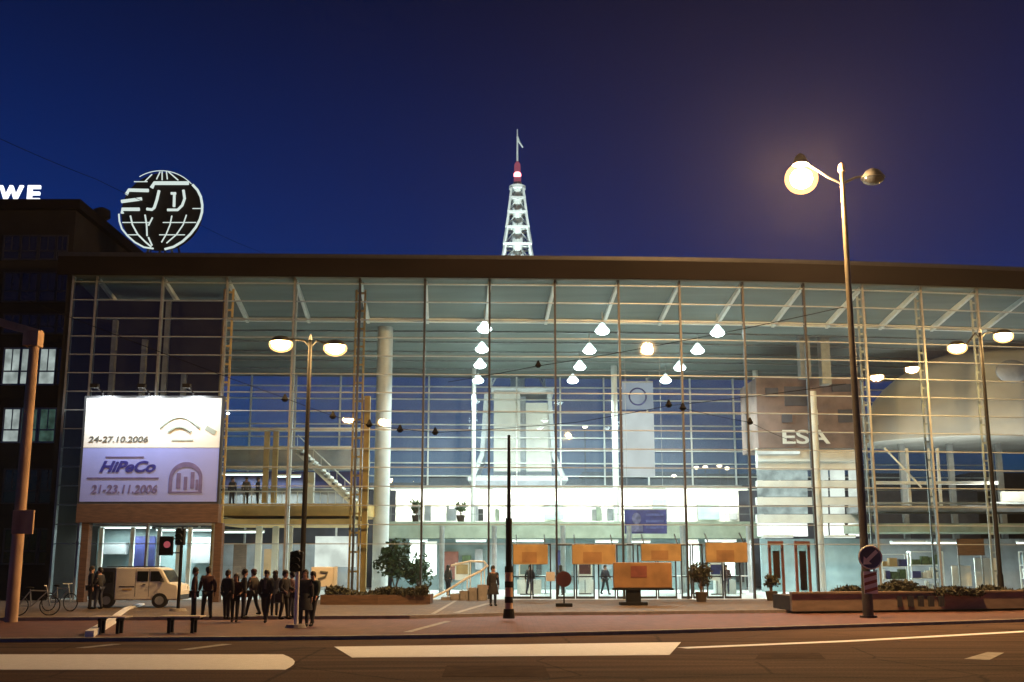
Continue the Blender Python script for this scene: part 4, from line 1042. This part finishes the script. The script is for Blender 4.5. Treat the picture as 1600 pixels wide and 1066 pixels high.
# ================================================================== VAN
def van():
    b0 = G(206, 950, PZ); Lx = 3.7; Wy = 1.75
    t = empty('parked_van', (0, 0, 0), 'small cream van with a dark rear part, parked below the billboard', 'van')
    side = [(0, .35), (0, .95), (.16, 1.62), (.45, 1.80), (2.55, 1.80), (3.0, 1.15), (3.62, 1.0), (3.7, .75), (3.7, .35)]
    m = MB(); m.prism([(p[0], p[1]) for p in side[:2]] + [(.14, 1.6), (.42, 1.80), (1.0, 1.80), (1.0, .35)], 0, Wy); m.build('rear_body', M['dark'], t, bevel=.05)
    m = MB(); m.prism([(1.004, .35), (1.004, 1.80), (2.75, 1.80), (2.98, 1.70), (3.30, 1.12), (3.66, 1.02), (3.72, .75), (3.72, .35)], 0, Wy); bd = m.build('body', M['cream'], t, bevel=.05)
    for xs in ((1.95, 2.42), (2.52, 3.12)):
        m = MB(); zt_ = 1.64
        if xs[0] < 2.2: pts = [(xs[0], 1.18), (xs[0], zt_), (xs[1], zt_), (xs[1], 1.18)]
        else: pts = [(xs[0], 1.18), (xs[0], zt_), (2.86, zt_), (xs[1], 1.18)]
        m.prism(pts, -.012, .01); m.build('side_window', M['dglass'], t)
    m = MB(); m.prism([(.18, 1.12), (.28, 1.62), (.92, 1.62), (.92, 1.12)], -.012, .01); m.build('side_window', M['dglass'], t)
    m = MB(); m.bm.faces.new([m.bm.verts.new(p) for p in ((3.0, .1, 1.68), (3.31, .1, 1.14), (3.31, Wy - .1, 1.14), (3.0, Wy - .1, 1.68))]); m.build('windscreen', M['dglass'], t)
    m = MB(); m.box(1.88, 1.895, -.004, .005, .5, 1.72); m.box(2.46, 2.475, -.004, .005, .5, 1.72); m.box(1.2, 1.85, -.006, .005, .92, .97); m.build('door_gap', M['dark'], t)
    MB().box(1.35, 1.75, -.01, .005, .78, .86).build('side_lettering_band', M['ochre'], t)
    for x in (.7, 2.95):
        m = MB(); m.tube([(x, -.03, .33), (x, .19, .33)], .33, 20); wh = m.build('wheel', M['rubber'], t)
        m = MB(); m.tube([(x, -.045, .33), (x, -.031, .33)], .19, 16); m.build('rim', M['steel'], wh)
    MB().box(3.66, 3.80, .05, Wy - .05, .38, .58).build('bumper', M['dark'], t, bevel=.03)
    MB().box(-.10, .03, .05, Wy - .05, .38, .58).build('bumper', M['dark'], t, bevel=.03)
    for y in (.12, Wy - .36): MB().box(3.64, 3.73, y, y + .24, .78, .93).build('headlight', M['white'], t)
    MB().box(-.115, -.102, .6, 1.1, .42, .54).build('number_plate', M['white'], t)
    for y in (.03, Wy - .15): MB().box(-.02, .02, y, y + .12, .9, 1.15).build('tail_lamp', M['redb'], t)
    m = MB(); m.box(.6, 2.6, .1, .13, 1.82, 1.86); m.box(.6, 2.6, Wy - .13, Wy - .1, 1.82, 1.86); m.build('roof_rail', M['dark'], t)
    MB().box(2.2, 2.32, -.03, -.006, 1.02, 1.06).build('door_handle', M['dark'], t)
    MB().box(2.98, 3.10, -.16, -.02, 1.15, 1.32).build('mirror', M['dark'], t, bevel=.02)
    t.location = (b0.x - 1.75, b0.y, PZ); t.scale = (.97, 1, .90)
van()
# cream notice board near the traffic light
x0, x1, z0, z1 = PR(486, 886, 522, 917, 52)
t = empty('notice_board', ((x0 + x1) / 2, 52, PZ), 'cream notice board with a dark symbol, right of the black traffic light', 'notice board')
MB().box(x0, x1, 52, 52.12, z0, z1).build('board', M['cream'], t, bevel=.02)
MB().box(x1 + .004, x1 + .14, 51.96, 52.14, z0 - .2, z1 + .02).build('side_frame', M['white'], t)
m = MB(); c = Vector(((x0 + x1) / 2, 0, (z0 + z1) / 2)); m.tube([(c.x - .2, 51.985, c.z - .1), (c.x + .12, 51.985, c.z), (c.x + .22, 51.985, c.z + .2), (c.x - .12, 51.985, c.z + .22)], .05, 6); m.build('symbol', M['inkd'], t)
m = MB()
for x in (x0 + .15, x1 - .1): m.bar((x, 52.06, PZ), (x, 52.06, z0), .07)
m.build('leg', M['dark'], t)

# ================================================================== BENCHES, BICYCLE
def bench(px, py, L_, label, rz=0.0):
    b = G(px, py, .085)
    t = empty('bench', (0, 0, 0), label, 'bench', 'benches along the tram stop')
    m = MB()
    for k in range(5): m.box(-L_ / 2, L_ / 2, -.33 + k * .13, -.215 + k * .13, .43, .465)
    m.build('seat', M['wood'], t)
    for sg in (-1, 1):
        m = MB(); x = sg * (L_ / 2 - .25); m.box(x - .05, x + .05, -.2, .22, .34, .415); m.box(x - .04, x + .04, -.18, -.1, 0, .34); m.box(x - .04, x + .04, .12, .2, 0, .34); m.build('leg', M['black'], t)
    t.location = b; t.rotation_euler = (0, 0, rz)
bench(284, 989, 1.15, 'low pale wooden bench on the red pavement, in front of the dark traffic light pole')
bench(172, 990, 1.0, 'low pale wooden bench on the red pavement, left of the other bench')
# pale curved kerb edge running back from the left bench
pts = [(140, 986), (158, 976), (176, 966), (186, 958), (198, 950), (222, 943)]
P = [G(px, py, .25) for px, py in pts]
m = MB()
for a, b2 in zip(P, P[1:]): m.bar((a.x, a.y, .17), (b2.x, b2.y, .17), .22, .17)
S(m.build('island_kerb', M['paint']))
def bicycle(px, py, label, rz):
    b = G(px, py, PZ); t = empty('bicycle', (0, 0, 0), label, 'bicycle')
    for x in (-.52, .52):
        m = MB(); m.tube([(x + .33 * math.cos(k * PI / 12), 0, .34 + .33 * math.sin(k * PI / 12)) for k in range(25)], .02, 6); wh = m.build('wheel', M['rubber'], t)
        m = MB()
        for k in range(8): m.tube([(x, 0, .34), (x + .31 * math.cos(k * PI / 4), 0, .34 + .31 * math.sin(k * PI / 4))], .004, 4)
        m.build('spokes', M['steel'], wh)
    m = MB()
    for a, c in (((-.52, 0, .34), (-.15, 0, .86)), ((-.15, 0, .86), (.38, 0, .84)), ((-.1, 0, .32), (.38, 0, .8)), ((-.1, 0, .32), (-.17, 0, .92)), ((-.52, 0, .34), (-.1, 0, .32)), ((.52, 0, .34), (.36, 0, .98))): m.tube([a, c], .02, 8)
    m.build('frame', M['steel'], t)
    m = MB(); m.tube([(.36, 0, .98), (.34, .0, 1.02), (.32, .25, 1.03)], .014, 6); m.tube([(.34, 0, 1.02), (.32, -.25, 1.03)], .014, 6); m.build('handlebar', M['white'], t)
    m = MB(); m.ball((-.19, 0, .95), .12, (1.2, .6, .35)); m.build('saddle', M['black'], t, True)
    t.location = b; t.rotation_euler = (0, 0, rz)
bicycle(52, 962, 'bicycle standing on the plaza beside the rust brown mast', R(15))
bicycle(92, 955, 'bicycle parked farther back on the plaza, nearer the billboard post', R(-20))

# ================================================================== PLANTS, PLANTERS
def leaf_bed(name, x0, x1, y0, y1, z0, z1, n, m_, label, cat, size=.10, seed=3):
    rg = random.Random(seed)
    t = empty(name, ((x0 + x1) / 2, y0, z0), label, cat)
    def f():
        u = rg.random(); x = x0 + (x1 - x0) * u; top = z1 * (.80 + .2 * math.sin(x * 2.1) * math.sin(x * .83 + 1)) + rg.gauss(0, .03)
        return (x, rg.uniform(y0, y1), z0 + (top - z0) * rg.random() ** .7)
    MB().leaves(n, f, size, rg).build('foliage', M[m_], t)
    m = MB()
    for k in range(int((x1 - x0) * 3)):
        x = rg.uniform(x0 + .05, x1 - .05); y = rg.uniform(y0 + .05, y1 - .05); m.bar((x, y, z0 - .02), (x + rg.uniform(-.1, .1), y, z0 + (z1 - z0) * .7), .025)
    tag(m.build('stems', M['soil'], t), kind='stuff')
# low planter wall on the right
A1 = [G(px, py, PZ) for px, py in ((1238, 955), (1400, 953), (1600, 950), (1760, 946))]
hwall = W(1400, 927, A1[1].y).z
t = empty('planter_wall', A1[0], 'long low tan planter wall on the right, lit orange by the street lamps', 'planter wall')
strip_sheet(A1, shift(A1, .3), PZ - .01, hwall).build('wall', M['pwall'], t)
strip_sheet(shift(A1, -.05), shift(A1, .36), hwall + .002, hwall + .07).build('coping', M['pwall'], t)
strip_sheet(shift(A1, .304), shift(A1, 3.2), PZ, hwall - .08).build('soil_bed', M['soil'], t)
m = MB()
for px in (1402, 1420, 1436, 1452, 1468): q = W(px, 940, A1[1].y + .3); m.box(q.x - .09, q.x + .09, A1[1].y - .02 + (q.x - A1[1].x) * .02, A1[1].y + .2, PZ + .12, hwall - .12)
m.build('recess_grille', M['dark'], t)
leaf_bed('hedge', W(1372, 915, 46.5).x, W(1520, 915, 47).x, A1[1].y + .5, A1[1].y + 1.8, hwall - .1, W(1450, 908, 46.5).z, 2600, 'leaf2', 'dark low hedge on the planter wall, right of the road sign', 'hedge', .11, 4)
leaf_bed('hedge', W(1296, 915, 46.5).x, W(1340, 915, 46.5).x, A1[1].y + .3, A1[1].y + 1.4, hwall - .1, W(1318, 908, 46.5).z, 1100, 'leaf2', 'small dark hedge clump on the planter wall, left of the road sign', 'hedge', .10, 5)
leaf_bed('hedge', W(1530, 915, 46.5).x, W(1720, 915, 47).x, A1[2].y + .5, A1[2].y + 1.6, hwall - .1, W(1580, 916, 47).z, 2200, 'leaf2', 'dark low hedge on the planter wall at the right edge of the frame', 'hedge', .10, 6)
# left bed by the white column
A2 = [G(px, py, PZ) for px, py in ((500, 945), (590, 945), (672, 944))]; h2 = W(590, 930, A2[1].y).z
t = empty('planter_bed', A2[0], 'low brown planter bed in front of the big white column', 'planter')
strip_sheet(A2, shift(A2, 2.0), PZ - .01, h2).build('wall', M['brown'], t)
leaf_bed('hedge', A2[0].x + .1, A2[2].x - .1, A2[1].y + .3, A2[1].y + 1.7, h2 - .03, W(590, 914, A2[1].y).z, 2600, 'leaf2', 'dark brown clipped hedge in the low bed before the white column', 'hedge', .10, 7)
def shrub(px, py, Y, hgt, r, label, n=420, leaf='leaf', pot=True, z=None, seed=1, size=.12):
    rg = random.Random(seed); b = W(px, py, Y); z = PZ if z is None else z
    t = empty('potted_shrub', (b.x, Y, z), label, 'plant', 'potted plants by the glass front')
    zb = z
    if pot:
        m = MB(); m.tube([(b.x, Y, z), (b.x, Y, z + .42), (b.x, Y, z + .46)], [.22, .30, .27], 16); m.build('pot', M['soil'], t, True); zb = z + .45
    m = MB()
    for k in range(7):
        an = rg.uniform(0, 6.28); m.tube([(b.x, Y, zb - .05), (b.x + r * .3 * math.cos(an), Y + r * .3 * math.sin(an), zb + hgt * .4), (b.x + r * .7 * math.cos(an), Y + r * .7 * math.sin(an), zb + hgt * rg.uniform(.6, .9))], [.03, .02, .01], 5)
    tag(m.build('stems', M['brown'], t), kind='stuff')
    lobes = [(rg.uniform(-.5, .5) * r, rg.uniform(-.5, .5) * r, hgt * rg.uniform(.35, .85), r * rg.uniform(.35, .6)) for _ in range(8)]
    def f():
        lx, ly, lz, lr = rg.choice(lobes); v = Vector((rg.gauss(0, 1), rg.gauss(0, 1), rg.gauss(0, 1))).normalized() * lr * rg.random() ** .4
        return (b.x + lx + v.x, Y + ly + v.y, max(zb + .05, zb + lz + v.z))
    MB().leaves(n, f, size, rg).build('foliage', M[leaf], t)
shrub(618, 900, 61.5, 2.3, 1.2, 'large green plant just right of the big white column', 900, 'leaf', True, .2, 11, .17)
shrub(655, 905, 61.3, 1.6, 1.0, 'smaller green plant behind the dark hedge, near the stair handrail', 600, 'leaf', True, .2, 12, .15)
shrub(1095, 905, 54.5, 1.35, .62, 'dark bushy potted plant between the second and third pair of doors', 520, 'leaf2', True, PZ, 13, .11)
shrub(1205, 915, 56.2, .85, .42, 'small dark potted plant in front of the red brown door panels', 300, 'leaf2', True, PZ, 14, .09)
shrub(650, 797, 77.6, .9, .6, 'plant on the gallery edge right of the big white column', 240, 'leaf', True, W(800, 815, 77).z, 15, .12)
shrub(720, 797, 77.6, 1.0, .5, 'plant on the gallery edge left of the thin dark mast', 240, 'leaf', True, W(800, 815, 77).z, 16, .12)
# round road sign on a stand before the doors
b = G(886, 948, PZ); Y = b.y; c = W(881, 905, Y)
t = empty('stand_sign', b, 'round dark sign on a stand with a flat foot, left of the pedestal board', 'sign')
MB().tube([(c.x, Y - .06, c.z), (c.x, Y - .03, c.z)], .33, 24).build('disc', M['maroon'], t)
m = MB(); m.bar((c.x, Y, PZ + .1), (c.x, Y, c.z + .2), .06); m.build('post', M['black'], t)
MB().box(c.x - .35, c.x + .35, Y - .2, Y + .2, PZ, PZ + .14).build('foot', M['black'], t, bevel=.02)
MB().box(c.x - .75, c.x - .38, Y - .02, Y + .02, c.z - .08, c.z + .3).build('side_panel', M['wallw'], t)
m = MB(); m.bar((c.x - .4, Y + .01, c.z + .05), (c.x - .02, Y + .01, c.z + .05), .04); m.build('bracket', M['black'], t)
# stair handrail by the entrance
t0 = on_facade(700, 930, -1.2)
t = empty('stair_handrail', (t0.x, t0.y, PZ), 'curved pale handrail sweeping up to the right behind the thin dark mast', 'handrail')
Yh = t0.y
path = [W(px, py, Yh + dy) for px, py, dy in ((676, 934, -.3), (700, 922, 0), (730, 903, .2), (752, 892, .3), (762, 884, .4), (757, 878, .7), (735, 877, 1.0), (705, 884, 1.1))]
m = MB(); m.tube(path, .055, 8); m.build('rail', M['cream'], t, True)
m = MB()
for k in (0, 1, 2, 3, 5, 6): p = path[k]; m.bar((p.x, p.y, PZ), (p.x, p.y, p.z), .045)
m.build('post', M['cream'], t)
m = MB()
for k in range(5):
    a = W(690 + 14 * k, 930, Yh + .4); m.box(a.x, a.x + .5, Yh - .1, Yh + .9, PZ, PZ + .15 * (k + 1))
m.build('step', M['kerb'], t)

# ================================================================== PEOPLE
def skin_mesh(verts, edges, radii, sub=1, root=0):
    me = bpy.data.meshes.new('tmp'); me.from_pydata([Vector(v) for v in verts], edges, [])
    o = bpy.data.objects.new('tmp', me); COL.objects.link(o)
    o.modifiers.new('s', 'SKIN'); 
    for i, r_ in enumerate(radii):
        sv = me.skin_vertices[0].data[i]; sv.radius = (r_, r_) if not isinstance(r_, tuple) else r_; sv.use_root = (i == root)
    sm = o.modifiers.new('u', 'SUBSURF'); sm.levels = sub; sm.render_levels = sub
    bpy.context.view_layer.update()
    res = bpy.data.meshes.new_from_object(o.evaluated_get(bpy.context.evaluated_depsgraph_get()))
    bpy.data.objects.remove(o)
    for p in res.polygons: p.use_smooth = True
    return res
def figure(stride, armswing, bend, lean=0.0):
    V = []; Ed = []; Rr = []
    def add(p, r_, par=None):
        V.append(p); Rr.append(r_)
        if par is not None: Ed.append((par, len(V) - 1))
        return len(V) - 1
    pel = add((0, 0, .94), (.15, .11)); sp_ = add((lean * .3, 0, 1.12), (.135, .10), pel); ch = add((lean * .7, 0, 1.32), (.16, .115), sp_); nk = add((lean, 0, 1.47), .055, ch)
    hd = add((lean + .01, 0, 1.56), (.075, .085), nk); hd2 = add((lean + .015, 0, 1.66), (.078, .09), hd); add((lean + .01, 0, 1.735), (.05, .06), hd2)
    add((lean + .105, 0, 1.60), .014, hd)
    hands = []
    for sg in (-1, 1):
        sh = add((lean * .9, sg * .17, 1.40), .062, ch)
        sw = armswing * sg
        el = add((lean * .6 + .26 * math.sin(sw) - .02, sg * .235, 1.40 - .28 * math.cos(sw)), .043, sh)
        wa = sw + bend
        wr = (V[el][0] + .25 * math.sin(wa), sg * .24, V[el][2] - .25 * math.cos(wa)); wi = add(wr, .028, el)
        pa = (wr[0] + .07 * math.sin(wa), sg * .24, wr[2] - .07 * math.cos(wa)); pi_ = add(pa, (.02, .038), wi)
        for k, ln in enumerate((.075, .085, .08, .06)):
            off = (k - 1.5) * .02
            f1 = add((pa[0] + off * math.cos(wa) + ln * .5 * math.sin(wa), sg * .238, pa[2] + off * math.sin(wa) - ln * .5 * math.cos(wa) - .01), .009, pi_)
            add((V[f1][0] + ln * .45 * math.sin(wa), sg * .225, V[f1][2] - ln * .45 * math.cos(wa)), .008, f1)
        add((wr[0] + .05 * math.sin(wa) + .035, sg * .225, wr[2] - .05 * math.cos(wa)), .010, wi)
    legs = []
    for sg in (-1, 1):
        st = stride * sg
        hp = add((0, sg * .09, .88), .085, pel); kn = add((.42 * math.sin(st) + .02, sg * .095, .88 - .42 * math.cos(st)), .058, hp)
        ka = st - (.35 if st < -.05 else .0) * abs(stride) / .35
        an = add((V[kn][0] + .42 * math.sin(ka), sg * .095, max(.07, V[kn][2] - .42 * math.cos(ka))), .038, kn)
        add((V[an][0] + .15, sg * .10, max(.035, V[an][2] - .04)), .034, an)
        legs.append((hp, kn, an))
    return V, Ed, Rr, legs
def sub_skin(V, Ed, Rr, keep, grow, z0):
    idx = {k: i for i, k in enumerate(keep)}
    vv = [V[k] for k in keep]; ee = [(idx[a], idx[b]) for a, b in Ed if a in idx and b in idx]
    rr = [tuple(x + grow for x in r_) if isinstance(r_, tuple) else r_ + grow for r_ in (Rr[k] for k in keep)]
    return skin_mesh(vv, ee, rr, 1, 0)
POSES = []; SHOES = []
for stride, sw, bend in ((.05, .06, .25), (.34, .35, .3), (.10, .15, 1.2), (.26, .28, .5)):
    V, Ed, Rr, legs = figure(stride, sw, bend, .02)
    body = skin_mesh(V, Ed, Rr, 1, 0)
    n_arm = 8; per = 3 + 1 + 8 + 1
    ta = [0, 1, 2]
    for s_ in range(2): ta += [n_arm + s_ * per, n_arm + s_ * per + 1, n_arm + s_ * per + 2]
    hips = [legs[0][0], legs[1][0]]
    coat = sub_skin(V, Ed, Rr, ta + hips, .028, 0)
    tr_ = [0] + [k for l_ in legs for k in l_]
    trous = sub_skin(V, Ed, Rr, tr_, .018, 0)
    POSES.append((body, coat, trous))
    pr_ = []
    for l_ in legs:
        an = V[l_[2]]; m = MB(); m.ball((an[0] + .07, an[1], max(.045, an[2] - .03)), .05, (2.5, .95, .9)); m.ball((an[0] - .01, an[1], max(.05, an[2])), .055, (1, .9, 1.1))
        so = m.build('shoe', M['black'], None, True); pr_.append(so.data); bpy.data.objects.remove(so)
    SHOES.append(pr_)
mh = MB(); mh.ball((.012, 0, 1.675), .108, (1.02, .92, .98)); mh.ball((-.045, 0, 1.62), .085, (.8, 1, 1.1)); hair_o = mh.build('hair', M['hair'], None, True); HAIR = hair_o.data; bpy.data.objects.remove(hair_o)
ml = MB(); ml.ball((-.01, 0, 1.66), .115, (1, 1, 1)); ml.ball((-.06, 0, 1.52), .10, (.7, 1.1, 1.7)); hair_o = ml.build('hair', M['hair'], None, True); HAIRL = hair_o.data; bpy.data.objects.remove(hair_o)
for b_, c_, t_ in POSES: b_.materials.clear(); b_.materials.append(M['skin']); c_.materials.clear(); c_.materials.append(CLOTH[0]); t_.materials.clear(); t_.materials.append(CLOTH[0])
def person(px, py, rz, pose, ci, ti, label, sc_=1.0, long=False, extra=None, z=None, Y=None, group='people waiting near the traffic light'):
    if Y is None: loc = G(px, py, PZ if py < 971 else .087)
    else: q = W(px, py, Y); loc = Vector((q.x, Y, z))
    t = empty('person', (0, 0, 0), label, 'person', group)
    body, coat, trous = POSES[pose]
    o = bpy.data.objects.new('body', body); COL.objects.link(o); o.parent = t
    for nm, me, ci_ in (('coat', coat, ci), ('trousers', trous, ti), ('hair', HAIRL if long else HAIR, None)):
        o = bpy.data.objects.new(nm, me); COL.objects.link(o); o.parent = t
        if ci_ is not None: o.material_slots[0].link = 'OBJECT'; o.material_slots[0].material = CLOTH[ci_]
    for sm_ in SHOES[pose]: o = bpy.data.objects.new('shoe', sm_); COL.objects.link(o); o.parent = t
    if extra == 'skirt':
        m = MB(); m.tube([(0, 0, 1.02), (0, 0, .8), (.02, 0, .5)], [.16, .23, .27], 16); k = m.build('coat_skirt', CLOTH[ci], t, True)
    if extra == 'bag':
        m = MB(); m.box(-.14, .16, -.38, -.27, .62, .92); m.tube([(-.08, -.3, .92), (-.02, -.1, 1.42), (.1, .05, 1.46)], .014, 6); m.build('shoulder_bag', CLOTH[3], t)
    if extra == 'scarf':
        m = MB(); m.tube([(.02 + .09 * math.cos(k * PI / 6), .085 * math.sin(k * PI / 6), 1.47) for k in range(13)], .035, 8); m.box(.09, .13, -.06, .03, 1.12, 1.45); m.build('scarf', CLOTH[4], t)
    if extra == 'hat':
        m = MB(); m.ball((.01, 0, 1.70), .118, (1.05, 1, .85)); m.build('hat', CLOTH[2], t, True)
    if extra == 'pack':
        m = MB(); m.ball((-.2, 0, 1.22), .17, (.7, .95, 1.25)); m.build('backpack', CLOTH[2], t, True)
    t.location = loc; t.rotation_euler = (0, 0, rz); k_ = .90 if group == 'people waiting near the traffic light' else .96
    t.scale = (sc_ * k_, sc_ * k_, sc_ * k_)
    return t
PP = [(353, 968, 1.2, 0, 0, 0, 'person in black standing closest to the billboard post', 1.0),
      (366, 972, -1.5, 2, 2, 0, 'person in a dark red jacket next to the billboard post, arms bent', .98),
      (379, 967, .4, 0, 0, 1, 'person in black beside the person in the dark red jacket', 1.02),
      (394, 962, 2.6, 3, 3, 0, 'person in a dark brown jacket standing alone mid step', 1.0),
      (414, 973, -1.6, 1, 0, 0, 'person in black striding in the middle of the group', 1.06),
      (428, 962, 1.7, 0, 1, 0, 'person in a navy jacket just left of the pale traffic light pole', .98),
      (443, 968, -.4, 2, 0, 0, 'person in black with bent arms left of the pale traffic light pole', 1.0),
      (455, 966, 3.0, 0, 2, 1, 'person in a dark red coat partly hidden by the pale traffic light pole', .97),
      (474, 979, -1.4, 0, 0, 0, 'person in a long black coat just right of the pale traffic light pole', 1.08),
      (487, 978, -1.8, 3, 5, 0, 'person in a dark green jacket with a backpack, rightmost of the group', 1.04)]
for i, p_ in enumerate(PP):
    person(*p_, long=(i in (1, 5, 8)), extra={8: 'skirt', 5: 'skirt', 9: 'pack', 1: 'bag', 4: 'scarf', 3: 'hat', 6: 'bag'}.get(i))
person(301, 968, .3, 0, 2, 0, 'person in a dark red coat behind the dark traffic light pole', .98, group=None)
person(322, 968, 2.0, 3, 2, 0, 'person in dark red walking between the dark pole and the billboard post', 1.0, group=None)
person(139, 952, .6, 0, 0, 0, 'person in black at the rear of the cream van', 1.0, group=None)
person(153, 952, 2.8, 2, 0, 1, 'person in black and navy against the bright shop glass behind the van', .97, group=None)
person(770, 947, -1.2, 0, 0, 0, 'person in black standing by the foot of the curved handrail', 1.0, extra='skirt', group=None)
gz = W(450, 787, 64).z
for i, (px, nm, ci) in enumerate(((362, 'nearest the billboard', 0), (384, 'in a pale jacket', 4), (402, 'nearest the balcony post', 1))):
    person(px, 780, rnd.uniform(-2, 2), 0, ci, 0, 'person on the ochre balcony inside the hall, ' + nm, 1.0, Y=66.5, z=gz, group='people on the balcony')

for i, (px, ci, ti, rz, nm) in enumerate(((700, 3, 0, 1.0, 'person inside the lobby in brown, left of the curved handrail top'), (828, 0, 1, -1.3, 'person inside the lobby in black behind the first amber panel doors'), (876, 4, 0, 2.0, 'person inside the lobby in a grey coat behind the round dark sign'), (946, 1, 0, -1.0, 'person inside the lobby in navy behind the second amber panel doors'), (1082, 0, 0, .4, 'person inside the lobby in black just left of the bushy potted plant'), (1136, 2, 1, -1.7, 'person inside the lobby in dark red behind the last amber panel doors'))):
    person(px, 936, rz, i % 4, ci, ti, nm, 1.0, Y=64 + i * .7, z=.2, group='people inside the lobby', long=i % 2 == 0)

hz = MB(); hz.box(-270, 270, -70, 430, -1.4, 62); hzo = hz.build('haze', M['ground']); tag(hzo, kind='stuff')
hm = bpy.data.materials.new('night_haze'); hm.use_nodes = True; hm.node_tree.nodes.remove(hm.node_tree.nodes['Principled BSDF'])
pv = hm.node_tree.nodes.new('ShaderNodeVolumePrincipled'); pv.inputs['Color'].default_value = (.9, .9, .92, 1); pv.inputs['Density'].default_value = HAZE; pv.inputs['Anisotropy'].default_value = .3
hm.node_tree.links.new(pv.outputs[0], hm.node_tree.nodes['Material Output'].inputs['Volume']); hzo.data.materials.clear(); hzo.data.materials.append(hm)
# ================================================================== FAR BACKGROUND
t = empty('far_buildings', (10, 180, 0), 'low dark row of buildings far behind the hall', 'building')
m = MB(); rg = random.Random(5); x = -60.0
while x < 120:
    wd = rg.uniform(8, 18); hg = 2 + (880 - rg.uniform(742, 762)) / F * 184; m.box(x, x + wd - .05, 180, 190, 0, hg); x += wd
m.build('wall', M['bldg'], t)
for i, (px, py, nm) in enumerate(((1053, 744, 'single white far lamp low behind the tall banner'), (1088, 731, 'leftmost of the four far orange lamps behind the rear glass'), (1102, 730, 'second of the four far orange lamps behind the rear glass'), (1124, 728, 'third of the four far orange lamps behind the rear glass'), (1136, 732, 'rightmost of the four far orange lamps behind the rear glass'), (914, 667, 'higher far lamp seen between the tower base and the banner'))):
    p = W(px, py, 150); t = empty('far_lamp', (p.x, 150, 0), nm, 'street lamp', 'far lamps behind the hall')
    m = MB(); m.tube([(p.x, 150.1, 0), (p.x, 150.1, p.z - .2)], [.14, .08], 8); m.build('pole', M['dark'], t)
    m = MB(); m.ball(p, .32, (1.1, 1, .7)); m.build('lens', E_far, t, True)
for o in list(bpy.data.objects):
    if o.get('group') is None and 'group' in o.keys(): del o['group']
